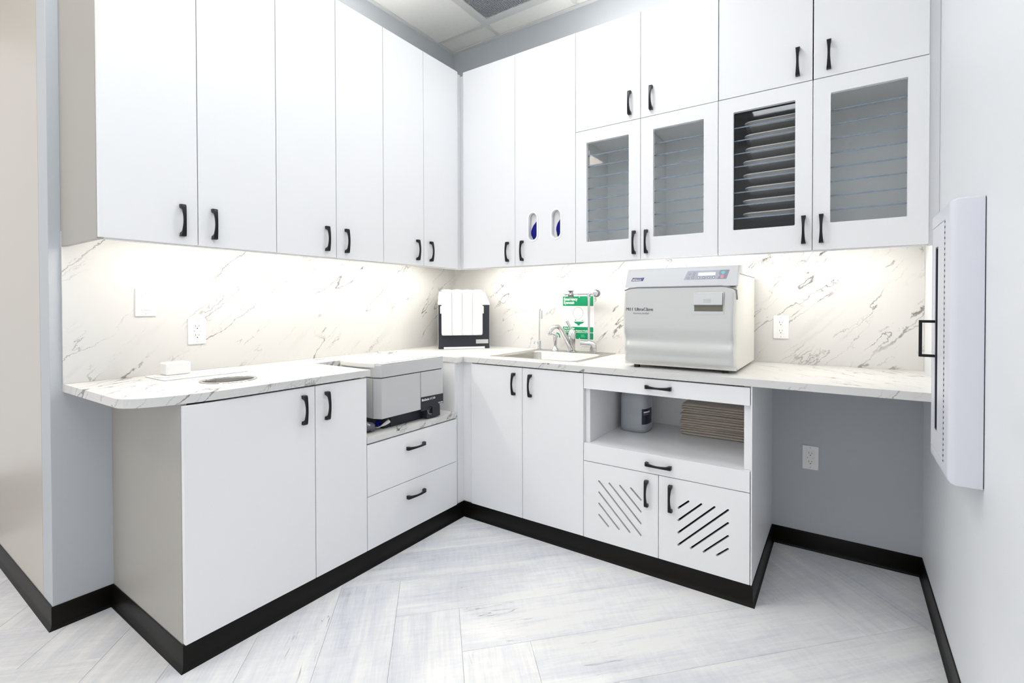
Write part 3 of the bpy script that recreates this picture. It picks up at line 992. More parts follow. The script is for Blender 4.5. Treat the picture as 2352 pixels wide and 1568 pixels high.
door('R', BS[2], BS[4], ZCU1 - 0.0005, ZD, YB, t, 'drawer_front', hs=1.797, hz=0.843, horizontal=True)
door('R', BS[2], BS[4], 0.4565, 0.5440, YB, t, 'drawer_front', hs=1.798, hz=0.499, horizontal=True)
def slot(p, q, r=0.0042):
    p, q = Vector(p), Vector(q)
    d = (q - p).normalized(); n = Vector((-d.y, d.x))
    pts = []
    for c, s in ((q, 1), (p, -1)):
        for i in range(7):
            an = -PI / 2 + PI * i / 6
            v = c + (d * math.cos(an) + n * math.sin(an)) * r * s
            pts.append((v.x, v.y))
    return pts
xl, xr, zt, zb = 1.5091, 1.7166, 0.372, 0.1685
hl = []
for k in range(4):
    st = 0.0533 * k
    hl.append(slot((xl + st, zt), (xr, zb + st)))
    if k: hl.append(slot((xl, zt - st), (xr - st, zb)))
xl2, xr2 = 1.8857, 2.0890
hr = []
for k in range(4):
    st = 0.0533 * k
    hr.append(slot((xl2 + st, zb + 0.003), (xr2, zt - 0.002 - st)))
    if k: hr.append(slot((xl2, zb + 0.003 + st), (xr2 - st, zt - 0.002)))
door('R', BS[2], BS[3], ZK, 0.4565, YB, t, 'vented_door', hs=BS[3] - 0.053, hz=0.366, holes=hl)
door('R', BS[3], BS[4], ZK, 0.4565, YB, t, 'vented_door', hs=BS[3] + 0.055, hz=0.366, holes=hr)
# black sheet behind the slots, makes the openings dark
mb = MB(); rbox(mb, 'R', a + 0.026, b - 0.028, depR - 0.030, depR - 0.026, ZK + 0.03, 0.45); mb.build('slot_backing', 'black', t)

# ------------------------------------------------------------------ things in the open shelf
JX, JY = 1.552, -0.262
t = thing('plastic_jug', (JX, JY, ZCU0), 'milky plastic gallon jug with dark label on the open shelf', 'jug')
mb = MB()
rings = []
for r, h in ((0.070, 0.0), (0.078, 0.006), (0.080, 0.02), (0.080, 0.085), (0.0785, 0.09), (0.080, 0.095), (0.080, 0.172), (0.076, 0.190), (0.062, 0.212), (0.040, 0.230), (0.022, 0.240), (0.020, 0.246)):
    ring = []
    for i in range(32):
        an = 2 * PI * i / 32
        k = (abs(math.cos(an)) ** 5 + abs(math.sin(an)) ** 5) ** (-1 / 5)
        rr = r * (k * 0.7 + 0.3)
        ring.append(Vector((JX + rr * math.cos(an) * 0.95, JY + rr * math.sin(an) * 0.95, ZCU0 + 0.0005 + h)))
    rings.append(ring)
mb.loft(rings); mb.build('bottle', 'jug', t, smooth=50)
mb = MB()
mb.tube([(JX - 0.045, JY - 0.04, ZCU0 + 0.196), (JX - 0.052, JY - 0.050, ZCU0 + 0.214), (JX - 0.038, JY - 0.038, ZCU0 + 0.232), (JX - 0.016, JY - 0.016, ZCU0 + 0.236)], 0.010, 10); mb.build('handle', 'jug', t, smooth=60)
mb = MB(); mb.lathe((JX, JY, ZCU0 + 0.2385), [(0.0235, 0.0), (0.0235, 0.012), (0.021, 0.014)], 24); mb.build('cap', 'plate', t, smooth=40)
def jug_pt(an, off, h):
    k = (abs(math.cos(an)) ** 5 + abs(math.sin(an)) ** 5) ** (-1 / 5)
    rr = (0.0802 * (k * 0.7 + 0.3) + off)
    return Vector((JX + rr * math.cos(an) * 0.95, JY + rr * math.sin(an) * 0.95, ZCU0 + h))
def jug_patch(a0, a1, h0, h1, off, name, mat):
    mb = MB()
    mb.loft([[jug_pt(math.radians(a), off, h0), jug_pt(math.radians(a), off, h1), jug_pt(math.radians(a), off - 0.0007, h1), jug_pt(math.radians(a), off - 0.0007, h0)] for a in [a0 + (a1 - a0) * i / 8 for i in range(9)]])
    mb.build(name, mat, t, smooth=40)
jug_patch(-52, 10, 0.045, 0.125, 0.0010, 'label', 'label')
jug_patch(-46, -12, 0.104, 0.112, 0.0016, 'label_print', 'whiteprint')
jug_patch(-46, -22, 0.094, 0.098, 0.0016, 'label_print', 'inkgrey')

random.seed(11)
zt_ = ZCU0 + 0.0008
NT = 13
for k in range(NT):
    th = random.uniform(0.0115, 0.0135)
    x0, x1 = 1.776 + random.uniform(-0.004, 0.006) + (0.006 if k > 8 else 0), 2.138 + random.uniform(-0.004, 0.003)
    y0 = -0.232 + random.uniform(-0.006, 0.006)
    mb = MB()
    rings = []
    nx = 15
    ph = random.uniform(0, 6)
    for i in range(nx):
        v = i / (nx - 1)
        x = x0 + (x1 - x0) * v
        sag = 0.0006 * math.sin(v * 9 + ph)
        h = th - 0.0010
        fy = y0 + 0.003 * math.sin(v * 5 + ph)
        c = 0.72 if i in (0, nx - 1) else 1.0
        zc = zt_ + th / 2
        ring = []
        for an in range(10):
            q = 2 * PI * an / 10
            yy = (0.5 * (fy - 0.095)) + 0.5 * abs(fy + 0.095) * (math.copysign(abs(math.cos(q)) ** 0.35, math.cos(q)))
            zz = zc + 0.5 * h * c * math.copysign(abs(math.sin(q)) ** 0.6, math.sin(q)) + (sag if math.sin(q) > 0 else 0.0)
            ring.append(Vector((x, yy, zz)))
        rings.append(ring)
    mb.loft(rings)
    o = mb.build('folded_towel', 'towel', smooth=60)
    NTH = ['', 'second', 'third', 'fourth', 'fifth', 'sixth']
    pos = 'lowest of' if k == 0 else 'topmost of' if k == NT - 1 else 'exactly midway up' if k == 6 else NTH[k] + ' from the bottom of' if k < 6 else NTH[NT - 1 - k] + ' from the top of'
    tag(o, 'folded grey-beige towel, %s the pile on the open shelf' % pos, 'towel', 'folded towels on the open shelf')
    zt_ += th

# ------------------------------------------------------------------ switch and outlets
def plate_thing(run, s, d, z, name, label, cat, group=None, style='gfci', w_=0.070, h_=0.116):
    t = thing(name, rpt(run, s, d, z), label, cat, group)
    U, V, N = raxes(run)
    mb = MB(); rbox(mb, run, s - w_ / 2, s + w_ / 2, d, d + 0.0055, z - h_ / 2, z + h_ / 2, 0.002); mb.build('cover_plate', 'plate', t)
    mb = MB()
    if style == 'switch':
        rbox(mb, run, s - 0.0165, s + 0.0165, d + 0.004, d + 0.0075, z - 0.0335, z + 0.0335, 0.0008); mb.build('rocker_frame', 'plate', t)
        mb = MB()
        Ov = rpt(run, s, d + 0.0075, z)
        U, V, N = map(Vector, (U, V, N))
        pr = [(-0.031, 0.0), (-0.031, 0.0012), (0.0, 0.0016), (0.031, 0.0052), (0.031, 0.0)]
        mb.loft([[Ov + U * x + V * v + N * q for v, q in pr] for x in (-0.0145, 0.0145)]); mb.build('rocker', 'plate', t)
    else:
        rbox(mb, run, s - 0.0165, s + 0.0165, d + 0.004, d + 0.0072, z - 0.0335, z + 0.0335, 0.0008); face = mb.build('receptacle', 'plate', t)
        for sg in (-1, 1):
            mb = MB()
            zc = z + sg * 0.0205
            for x, h in ((-0.0065, 0.0045), (0.0065, 0.0037)):
                rbox(mb, run, s + x - 0.0008, s + x + 0.0008, d + 0.0068, d + 0.0075, zc + 0.003 - h, zc + 0.003 + h)
            for (cx, cz) in ((0, -0.008),):
                rplate(mb, run, circle(s + cx, zc + cz, 0.0024, 10), [], d + 0.0068, d + 0.0075)
            mb.build('socket_holes', 'black', face)
        if style == 'gfci':
            mb = MB()
            rbox(mb, run, s - 0.006, s + 0.006, d + 0.0068, d + 0.0082, z - 0.0045, z - 0.0005); rbox(mb, run, s - 0.006, s + 0.006, d + 0.0068, d + 0.0082, z + 0.0005, z + 0.0045)
            mb.build('test_buttons', 'plate', face)
            mb = MB(); rplate(mb, run, circle(s - 0.012, z, 0.0016, 8), [], d + 0.0068, d + 0.0076); rplate(mb, run, circle(s + 0.012, z, 0.0013, 8), [], d + 0.0068, d + 0.0076); mb.build('indicator_dots', 'black', face)
    mb = MB()
    for sg in (-1, 1):
        rplate(mb, run, circle(s, z + sg * 0.048, 0.003, 10), [], d + 0.0050, d + 0.0061)
    mb.build('screws', 'hinge', t)
    return t
plate_thing('L', -1.888, BD, 1.222, 'light_switch', 'white rocker light switch on the left backsplash', 'light switch', style='switch')
plate_thing('L', -1.702, BD, 1.092, 'power_outlet', 'white power outlet on the left backsplash above the waste hole', 'outlet', 'power outlets')
plate_thing('R', 2.218, BD, 1.095, 'power_outlet', 'white power outlet on the backsplash right of the steriliser', 'outlet', 'power outlets', 'plain')
plate_thing('R', 1.412, BD, 1.098, 'power_outlet', 'white power outlet half hidden behind the steriliser\'s left side', 'outlet', 'power outlets', 'plain')
plate_thing('R', 2.349, 0.0, 0.456, 'power_outlet', 'pale power outlet low on the grey wall in the knee space', 'outlet', 'power outlets')

# ------------------------------------------------------------------ sink and taps
t = thing('sink', ((SX0 + SX1) / 2, (SY0 + SY1) / 2, ZW), 'rectangular brushed steel drop-in sink', 'sink')
BX0, BX1, BY0, BY1 = 0.822, 1.298, -0.512, -0.136
mb = MB()
def rr3(x0, x1, y0, y1, r, z): return [Vector((p[0], p[1], z)) for p in rrect(x0, x1, y0, y1, r, 6)]
mb.loft([rr3(SX0, SX1, SY0, SY1, 0.03, ZW + 0.0004), rr3(SX0 + 0.003, SX1 - 0.003, SY0 + 0.003, SY1 - 0.003, 0.028, ZW + 0.0032),
         rr3(SX0 + 0.012, SX1 - 0.012, SY0 + 0.012, SY1 - 0.012, 0.026, ZW + 0.0036), rr3(SX0 + 0.017, SX1 - 0.017, SY0 + 0.017, SY1 - 0.017, 0.024, ZW + 0.0016),
         rr3(BX0 - 0.006, BX1 + 0.006, BY0 - 0.006, BY1 + 0.006, 0.055, ZW + 0.0012), rr3(BX0 - 0.001, BX1 + 0.001, BY0 - 0.001, BY1 + 0.001, 0.053, ZW - 0.001),
         rr3(BX0 + 0.002, BX1 - 0.002, BY0 + 0.002, BY1 - 0.002, 0.052, ZW - 0.008), rr3(BX0 + 0.008, BX1 - 0.008, BY0 + 0.008, BY1 - 0.008, 0.05, ZW - 0.15),
         rr3(BX0 + 0.025, BX1 - 0.025, BY0 + 0.025, BY1 - 0.025, 0.045, ZW - 0.17), rr3(BX0 + 0.2, BX1 - 0.2, BY0 + 0.14, BY1 - 0.14, 0.02, ZW - 0.174)], caps=False)
vs = sorted(mb.bm.verts, key=lambda v: v.co.z)[:28]
mb.build('basin', 'steel', t, smooth=50)
mb = MB(); mb.lathe(((BX0 + BX1) / 2, (BY0 + BY1) / 2, ZW - 0.1745), [(0.057, 0.0), (0.055, 0.003), (0.04, 0.001), (0.001, 0.001)], 28); mb.build('drain', 'chrome', t, smooth=40)
ZR = ZW + 0.0017

def arc(c, r, a0, a1, n, ux, uy):
    c, ux, uy = Vector(c), Vector(ux), Vector(uy)
    return [c + ux * (r * math.cos(math.radians(a0 + (a1 - a0) * i / n))) + uy * (r * math.sin(math.radians(a0 + (a1 - a0) * i / n))) for i in range(n + 1)]

# slim filtered-water tap
X, Y = 0.808, -0.070
t = thing('water_tap', (X, Y, ZR), 'slim chrome gooseneck tap at the left end of the sink', 'tap')
mb = MB(); mb.lathe((X, Y, ZR), [(0.019, 0.0), (0.019, 0.004), (0.0125, 0.007), (0.0115, 0.03), (0.0125, 0.052), (0.010, 0.058), (0.004, 0.060)], 20); mb.build('body', 'chrome', t, smooth=40)
pts = [(X, Y, ZR + 0.055), (X + 0.001, Y, ZR + 0.15), (X + 0.003, Y, ZR + 0.225)] + arc((X + 0.016, Y - 0.006, ZR + 0.250), 0.0135, 180, 0, 8, Vector((1, -0.5, 0)).normalized(), (0, 0, 1)) + [(X + 0.028, Y - 0.013, ZR + 0.225), (X + 0.028, Y - 0.013, ZR + 0.200)]
mb = MB(); mb.tube(pts, [0.0042] * (len(pts) - 2) + [0.006, 0.0055], 10); mb.build('spout', 'chrome', t, smooth=60)
mb = MB(); mb.tube([(X, Y, ZR + 0.048), (X - 0.022, Y - 0.004, ZR + 0.050), (X - 0.034, Y - 0.006, ZR + 0.046), (X - 0.036, Y - 0.006, ZR + 0.034)], [0.005, 0.0045, 0.004, 0.0035], 8); mb.build('lever', 'chrome', t, smooth=60)

# hand sprayer
X, Y = 0.927, -0.066
t = thing('hand_sprayer', (X, Y, ZR), 'chrome hand sprayer standing in its holder on the sink rim', 'sprayer')
mb = MB(); mb.lathe((X, Y, ZR), [(0.026, 0.0), (0.025, 0.004), (0.018, 0.012), (0.013, 0.020), (0.0115, 0.030)], 24); mb.build('holder', 'chrome', t, smooth=50)
mb = MB(); mb.lathe((X, Y, ZR), [(0.0105, 0.024), (0.0125, 0.05), (0.014, 0.085), (0.0135, 0.094), (0.008, 0.100)], 20); mb.build('grip', 'chrome', t, smooth=50)
mb = MB(); mb.tube([(X + 0.008, Y + 0.004, ZR + 0.082), (X, Y - 0.004, ZR + 0.100), (X - 0.013, Y - 0.016, ZR + 0.108), (X - 0.026, Y - 0.028, ZR + 0.108)], [0.012, 0.013, 0.012, 0.0105], 14); mb.build('nozzle', 'chrome', t, smooth=50)
mb = MB(); mb.tube([(X + 0.006, Y + 0.008, ZR + 0.112), (X + 0.020, Y + 0.012, ZR + 0.104), (X + 0.027, Y + 0.014, ZR + 0.080)], [0.004, 0.0045, 0.003], 8); mb.build('trigger', 'green', t, smooth=60)

# mixer tap
X, Y = 1.062, -0.088
t = thing('mixer_tap', (X, Y, ZR), 'chrome single-lever mixer tap in the middle of the sink rim', 'tap')
mb = MB(); mb.lathe((X, Y, ZR), [(0.036, 0.0), (0.036, 0.004), (0.030, 0.008), (0.023, 0.012)], 28); mb.build('base_ring', 'chrome', t, smooth=45)
mb = MB(); mb.lathe((X, Y, ZR), [(0.020, 0.008), (0.0195, 0.045), (0.024, 0.075), (0.027, 0.095), (0.024, 0.115), (0.016, 0.133), (0.006, 0.142)], 28); mb.build('body', 'chrome', t, smooth=50)
mb = MB(); mb.tube([(X - 0.002, Y, ZR + 0.132), (X - 0.010, Y - 0.004, ZR + 0.148), (X - 0.022, Y - 0.008, ZR + 0.172), (X - 0.031, Y - 0.010, ZR + 0.190)], [0.007, 0.006, 0.009, 0.0115], 12); mb.build('lever', 'chrome', t, smooth=60)
mb = MB(); mb.tube([(X + 0.002, Y - 0.016, ZR + 0.018), (X + 0.001, Y - 0.030, ZR + 0.035), (X - 0.008, Y - 0.070, ZR + 0.095), (X - 0.016, Y - 0.105, ZR + 0.142), (X - 0.024, Y - 0.135, ZR + 0.162), (X - 0.036, Y - 0.165, ZR + 0.158), (X - 0.046, Y - 0.186, ZR + 0.138), (X - 0.048, Y - 0.190, ZR + 0.122)],
                   [0.016, 0.0165, 0.015, 0.0135, 0.0125, 0.0125, 0.013, 0.012], 16); mb.build('spout', 'chrome', t, smooth=60)
mb = MB(); mb.lathe((X - 0.048, Y - 0.190, ZR + 0.112), [(0.0105, 0.0), (0.0115, 0.002), (0.0115, 0.010)], 16); mb.build('aerator', 'chrome', t, smooth=40)

# eyewash station
X, Y = 1.205, -0.080
t = thing('eyewash_fixture', (X, Y, ZR), 'tall chrome eyewash post with twin nozzles beside the green sign', 'eyewash')
mb = MB(); mb.tube([(X, Y, ZR), (X, Y, ZR + 0.004)], [0.030, 0.030], 24)
mb.tube([(X, Y, ZR + 0.004), (X, Y, ZR + 0.030), (X - 0.001, Y, ZR + 0.046), (X - 0.010, Y - 0.002, ZR + 0.052), (X - 0.024, Y - 0.004, ZR + 0.053)], [0.022, 0.022, 0.023, 0.022, 0.020], 20); mb.build('elbow_body', 'chrome', t, smooth=50)
mb = MB(); mb.tube([(X - 0.020, Y - 0.004, ZR + 0.053), (X - 0.052, Y - 0.009, ZR + 0.053), (X - 0.078, Y - 0.013, ZR + 0.053)], [0.0195, 0.0195, 0.0190], 20); mb.build('valve_barrel', 'chrome', t, smooth=50)
PXX, PYY = X - 0.028, Y - 0.006
mb = MB(); mb.tube([(PXX, PYY, ZR + 0.06), (PXX, PYY, ZR + 0.355)], [0.0072, 0.0072], 14); mb.build('post', 'chrome', t, smooth=50)
mb = MB(); mb.lathe((PXX, PYY, ZR + 0.352), [(0.0105, -0.018), (0.0105, 0.018), (0.008, 0.022)], 18); mb.build('tee_fitting', 'chrome', t, smooth=40)
ZT_ = ZR + 0.360
mb = MB(); mb.tube([(PXX - 0.148, PYY - 0.02, ZT_ - 0.002), (PXX, PYY, ZT_), (PXX + 0.038, PYY + 0.004, ZT_)], [0.0078, 0.0072, 0.0072], 14); mb.build('nozzle_arm', 'chrome', t, smooth=50)
mb = MB(); mb.lathe((PXX - 0.150, PYY - 0.022, ZT_ - 0.002), [(0.0015, -0.0105), (0.008, -0.0085), (0.0115, 0.0), (0.008, 0.0085), (0.0015, 0.0105)], 16, axis='x'); mb.build('end_cap', 'chrome', t, smooth=70)
mb = MB(); mb.lathe((PXX - 0.115, PYY - 0.018, ZT_), [(0.006, -0.026), (0.017, -0.022), (0.019, -0.012), (0.012, -0.006), (0.010, 0.010), (0.018, 0.013), (0.018, 0.018), (0.004, 0.019)], 20); mb.build('spray_head', 'gunmetal', t, smooth=45)
mb = MB(); mb.lathe((PXX + 0.048, PYY + 0.004, ZT_), [(0.022, 0.012), (0.0235, 0.0), (0.021, -0.012), (0.012, -0.020), (0.004, -0.022)], 24, axis='y'); mb.build('spray_head', 'gunmetal', t, smooth=45)
mb = MB(); mb.lathe((PXX + 0.048, PYY + 0.004, ZT_), [(0.0175, -0.0165), (0.0165, -0.020), (0.010, -0.0235), (0.004, -0.0245)], 24, axis='y'); mb.build('nozzle_face', 'chrome', t, smooth=45)

# ------------------------------------------------------------------ eyewash sign
t = thing('eyewash_sign', (1.063, -BD, 0.985), 'green and white Emergency Eyewash sign on the backsplash', 'sign')
YS = -BD - 0.0016
mb = MB(); mb.plate(rrect(0.950, 1.176, 0.985, 1.264, 0.006), [], (0, -BD - 0.0001, 0), (1, 0, 0), (0, 0, 1), (0, -1, 0), 0.0015); mb.build('board', 'whiteprint', t)
U, V = (1, 0, 0), (0, 0, 1)
def sg_rect(x0, x1, z0, z1, mat, nm, r=0.004, dy=0.0):
    mb = MB(); mb.plate(rrect(x0, x1, z0, z1, r, 3), [], (0, YS - dy, 0), U, V, (0, -1, 0), 0.0003); return mb.build(nm, mat, t)
sg_rect(0.9535, 1.1720, 1.199, 1.261, 'green', 'green_band')
sg_rect(0.9535, 1.1720, 1.033, 1.067, 'green', 'green_band')
sg_rect(0.9535, 1.1720, 0.989, 1.0305, 'green', 'green_band')
text('Emergency', 0.0255, (0.9605, YS - 0.0003, 1.2345), U, V, 'whiteprint', t, bold=0.0005, sx=0.88)
text('Eyewash', 0.0255, (0.9605, YS - 0.0003, 1.2120), U, V, 'whiteprint', t, bold=0.0005, sx=0.88)
text('Keep Area Clear', 0.0130, (0.9615, YS - 0.0003, 1.0535), U, V, 'whiteprint', t, bold=0.0002, sx=0.88)
text('Test All Emergency Equipment Weekly', 0.0130, (0.9615, YS - 0.0003, 1.0385), U, V, 'whiteprint', t, bold=0.0002, sx=0.84)
# face outline above a basin with two jets
cx, cz = 1.064, 1.155
face = [(cx + 0.037 * math.sin(a), cz + 0.037 * math.cos(a)) for a in [math.radians(-140 + 280 * i / 28) for i in range(29)]] + [(cx - 0.002, cz - 0.046)]
inn = [(cx + (p[0] - cx) * 0.955, cz + (p[1] - cz) * 0.955) for p in face]
mb = MB(); mb.plate(face, [inn], (0, YS, 0), U, V, (0, -1, 0), 0.0003); mb.build('face_outline', 'inkgrey', t)
mb = MB()
mb.plate([(cx - 0.031, 1.100), (cx - 0.022, 1.090), (cx - 0.004, 1.082), (cx - 0.004, 1.075), (cx + 0.012, 1.075), (cx + 0.012, 1.082), (cx + 0.034, 1.090), (cx + 0.047, 1.100)][::1], [], (0, YS, 0), U, V, (0, -1, 0), 0.0003)
mb.plate([(cx - 0.024, 1.113), (cx - 0.020, 1.114), (cx - 0.010, 1.106), (cx - 0.018, 1.105)], [], (0, YS, 0), U, V, (0, -1, 0), 0.0003)
mb.plate([(cx + 0.036, 1.113), (cx + 0.040, 1.114), (cx + 0.030, 1.104), (cx + 0.024, 1.105)], [], (0, YS, 0), U, V, (0, -1, 0), 0.0003)
mb.build('basin_symbol', 'green', t)
mb = MB()
random.seed(2)
for s_ in (-1, 1):
    for k in range(10):
        v = k / 9
        px, pz = cx + 0.007 - s_ * (0.022 - 0.026 * v) + random.uniform(-.004, .004), 1.110 + 0.028 * v + random.uniform(-.004, .004)
        mb.plate(circle(px, pz, 0.0009, 6), [], (0, YS, 0), U, V, (0, -1, 0), 0.0003)
mb.build('spray_dots', 'palegreen', t)
for x0, x1 in ((1.085, 1.115), (1.130, 1.150)):
    for z in (1.004, 1.010, 1.016):
        sg_rect(x0, x1 - 0.006 * (z > 1.006), z - 0.0012, z + 0.0012, 'palegreen', 'small_print', 0.0008, 0.0003)
mb = MB(); mb.plate(circle(0.975, 1.016, 0.007, 14), [circle(0.975, 1.016, 0.0055, 14)], (0, YS - 0.0003, 0), U, V, (0, -1, 0), 0.0002); mb.build('emblem', 'palegreen', t)
for z in (1.256, 0.994):
    mb = MB(); mb.plate(circle(1.074, z, 0.003, 12), [], (0, YS - 0.0003, 0), U, V, (0, -1, 0), 0.0005); mb.build('fixing_hole', 'whiteprint', t)

# ------------------------------------------------------------------ steam steriliser
SXL, SXR = 1.603, 2.103
t = thing('steam_steriliser', ((SXL + SXR) / 2, -0.31, ZW), 'large grey and cream tabletop steam steriliser with control panel', 'steriliser')
SY = -0.545
hp_ = [(SY, ZW + 0.014), (SY, 1.280), (SY + 0.022, 1.289), (SY + 0.060, 1.342), (-0.078, 1.342), (-0.078, ZW + 0.014)]
mb = MB(); mb.loft([[Vector((x, y, z)) for y, z in hp_] for x in (SXL + 0.006, SXR)]); mb.build('side_housing', 'cream', t, bevel=0.002)
# top cover with tilted control face
prof_top = [(SY - 0.012, 1.288), (SY + 0.026, 1.371), (SY + 0.036, 1.378), (SY + 0.10, 1.382), (-0.085, 1.382), (-0.078, 1.376), (-0.078, 1.343), (SY + 0.058, 1.343), (SY + 0.020, 1.2915)]
mb = MB(); mb.loft([[Vector((x, y, z)) for y, z in prof_top] for x in (SXL + 0.003, SXR + 0.002)]); mb.build('top_cover', 'cover', t, bevel=0.0015)
# door with rounded shoulders, bulged in profile
def door_y(v):          # v: 0 bottom .. 1 top
    return SY - 0.020 - 0.014 * math.sin(PI * min(1, max(0, v)) ** 0.9) + 0.016 * math.exp(-((v - 0.34) / 0.075) ** 2) + 0.010 * math.exp(-((v - 0.13) / 0.05) ** 2)
ZD0, ZD1 = ZW + 0.014, 1.286
def front(x, z):
    v = (z - ZD0) / (ZD1 - ZD0)
    eu = min(x - SXL, SXR - x)
    rx = 0.012 * max(0, 1 - eu / 0.022) ** 2
    ed = 0.030 * max(0, 1 - v / 0.10) ** 2.2
    return door_y(v) + rx + ed
def door_shell(inset, dy, z0=ZD0, z1=ZD1, n=26, m=14):
    us = [0, 0.012, 0.028, 0.05, 0.1, 0.2, 0.35, 0.5, 0.65, 0.8, 0.9, 0.95, 0.972, 0.988, 1.0]
    rows = []
    for i in range(n + 1):
        v = i / n
        z = z0 + (z1 - z0) * v
        sh = 0.030 * max(0, (v - 0.93) / 0.07) ** 2
        xa, xb_ = SXL + inset + sh, SXR - inset - sh
        rows.append([Vector((xa + (xb_ - xa) * u, front(xa + (xb_ - xa) * u, z) + dy, z)) for u in us])
    return rows
rows = door_shell(0.0, 0.0)
mb = MB()
vr = [[mb.bm.verts.new(p) for p in r] for r in rows]
for a_, b_ in zip(vr[:-1], vr[1:]):
    for j in range(len(a_) - 1):
        mb.bm.faces.new((a_[j], a_[j + 1], b_[j + 1], b_[j]))
bk = {}
def back(v):
    if v not in bk: bk[v] = mb.bm.verts.new((v.co.x, SY - 0.001, v.co.z))
    return bk[v]
edge = [vr[0][j] for j in range(15)] + [vr[i][14] for i in range(1, 27)] + [vr[26][j] for j in range(13, -1, -1)] + [vr[i][0] for i in range(25, 0, -1)]
for i in range(len(edge)):
    p, q = edge[i], edge[(i + 1) % len(edge)]
    mb.bm.faces.new((q, p, back(p), back(q)))
mb.bm.faces.new([back(v) for v in edge])
dr = mb.build('door', 'cream', t, smooth=55)
rows = door_shell(0.009, -0.0016, ZD0 + 0.016, ZD1 - 0.002)
mb = MB()
vr = [[mb.bm.verts.new(p) for p in r] for r in rows]
for a_, b_ in zip(vr[:-1], vr[1:]):
    for j in range(len(a_) - 1):
        mb.bm.faces.new((a_[j], a_[j + 1], b_[j + 1], b_[j]))
mb.build('silver_skin', 'silver', dr, smooth=60)
# dark strip standing in for the shade in the gap between cover and door
mb = MB(); mb.tube([(SXL + 0.004, SY - 0.014, 1.276), (SXL + 0.03, SY - 0.020, 1.2845), (SXL + 0.07, SY - 0.021, 1.2880), (SXR - 0.06, SY - 0.021, 1.2880), (SXR - 0.025, SY - 0.020, 1.2825), (SXR + 0.001, SY - 0.012, 1.270), (SXR + 0.003, SY - 0.006, 1.23)], 0.0032, 8); mb.build('gap_shade_strip', 'inkgrey', t, smooth=60)
# recessed latch
lx0, lx1 = 1.932, 2.058
def dy_at(z): return door_y((z - ZD0) / (ZD1 - ZD0)) - 0.0018
yl = min(dy_at(1.16 + 0.005 * i) for i in range(22)) + 0.0006
ZA, ZB = 1.168, 1.262
mb = MB(); mb.plate(rect(lx0, lx1, ZA, ZB), [rect(lx0 + 0.004, lx1 - 0.003, ZA + 0.012, ZB - 0.004)], (0, yl + 0.002, 0), (1, 0, 0), (0, 0, 1), (0, -1, 0), 0.0040); mb.build('latch_recess', 'cover2', dr)
mb = MB(); mb.box(lx0 + 0.004, lx1 - 0.003, yl - 0.0012, yl - 0.0004, ZA + 0.012, ZB - 0.004); rc = mb.build('recess_floor', 'recess', dr)  # nearly flush dark plate, its colour stands in for the recess shade
mb = MB(); mb.loft([[Vector((x, y, z)) for y, z in ((yl - 0.0012, ZB), (yl - 0.005, ZB - 0.003), (yl - 0.012, 1.210), (yl - 0.009, 1.207), (yl - 0.0012, 1.209))] for x in (lx0 + 0.002, lx1 - 0.005)]); la = mb.build('latch_handle', 'cover2', dr)
mb = MB()
for k in range(4):
    z = 1.219 + 0.0042 * k
    yy = yl - 0.012 + (z - 1.210) * 0.143
    mb.box(1.977, 2.007, yy - 0.0008, yy + 0.001, z - 0.0007, z + 0.0007)
mb.build('grip_lines', 'grey_plastic', la)
# prints on the door
yt = dy_at(1.19) - 0.0009
slope = Vector((0, (dy_at(1.22) - dy_at(1.17)) / 0.05, 1))
text('M11 UltraClave', 0.0205, (1.620, dy_at(1.183) - 0.0024, 1.181), (1, 0, 0), slope, 'ink', t, sx=1.0)
text('Automatic Sterilizer', 0.0105, (1.657, dy_at(1.167) - 0.0024, 1.166), (1, 0, 0), slope, 'inkgrey', t, sx=0.9)
# control face: local frame on the tilted front
P0 = Vector((0, prof_top[0][0], prof_top[0][1])); P1 = Vector((0, prof_top[1][0], prof_top[1][1]))
FV = (P1 - P0).normalized(); FU = Vector((1, 0, 0)); FN = FU.cross(FV)
def fpt(x, z, e=0.0):
    k = (z - P0.z) / FV.z
    return Vector((x, 0, 0)) + P0 + FV * k + FN * e
def face_plate(loop, mat, nm, e, parent=t):
    """loop in (x, distance up the tilted face)"""
    mb = MB(); mb.plate(loop, [], P0 + FN * e, FU, FV, FN, 0.0004); return mb.build(nm, mat, parent)
H0, H1 = 0.034, 0.078
cp = face_plate([(1.880, H0), (2.061, H0), (2.071, H1), (1.894, H1)], 'panelgrey', 'control_panel', 0.0002)
face_plate([(2.022, H0 + 0.0008), (2.0605, H0 + 0.0008), (2.0703, H1 - 0.0008), (2.034, H1 - 0.0008), (2.028, H1 - 0.014), (2.033, H0 + 0.018)], 'paneldark', 'power_area', 0.0008, cp)
face_plate(rect(1.941, 2.014, H0 + 0.0185, H0 + 0.0335), 'lcd', 'display', 0.0008, cp)
for k, (x, h, m_) in enumerate(((1.899, 0.0085, 0), (1.919, 0.0085, 0), (1.944, 0.0085, 0), (1.966, 0.0085, 0), (1.987, 0.0085, 0), (2.008, 0.0085, 0), (1.905, 0.0270, 0), (1.922, 0.0215, 0), (1.924, 0.0315, 0))):
    mb = MB(); mb.plate(circle(x, H0 + h, 0.0058 if k < 6 else 0.0048, 14), [circle(x, H0 + h, 0.0044 if k < 6 else 0.0036, 14)], P0 + FN * 0.0008, FU, FV, FN, 0.0004); mb.build('button_ring', 'inkgrey', cp)
    if 2 <= k < 6: face_plate(rect(x - 0.002, x + 0.002, H0 + h - 0.002, H0 + h + 0.002), 'whiteprint', 'button_symbol', 0.0008, cp)
face_plate([(2.046 + p[0] * 0.0085, H0 + 0.0315 + p[1] * 0.0062) for p in circle(0, 0, 1, 16)], 'teal', 'start_button', 0.0014, cp)
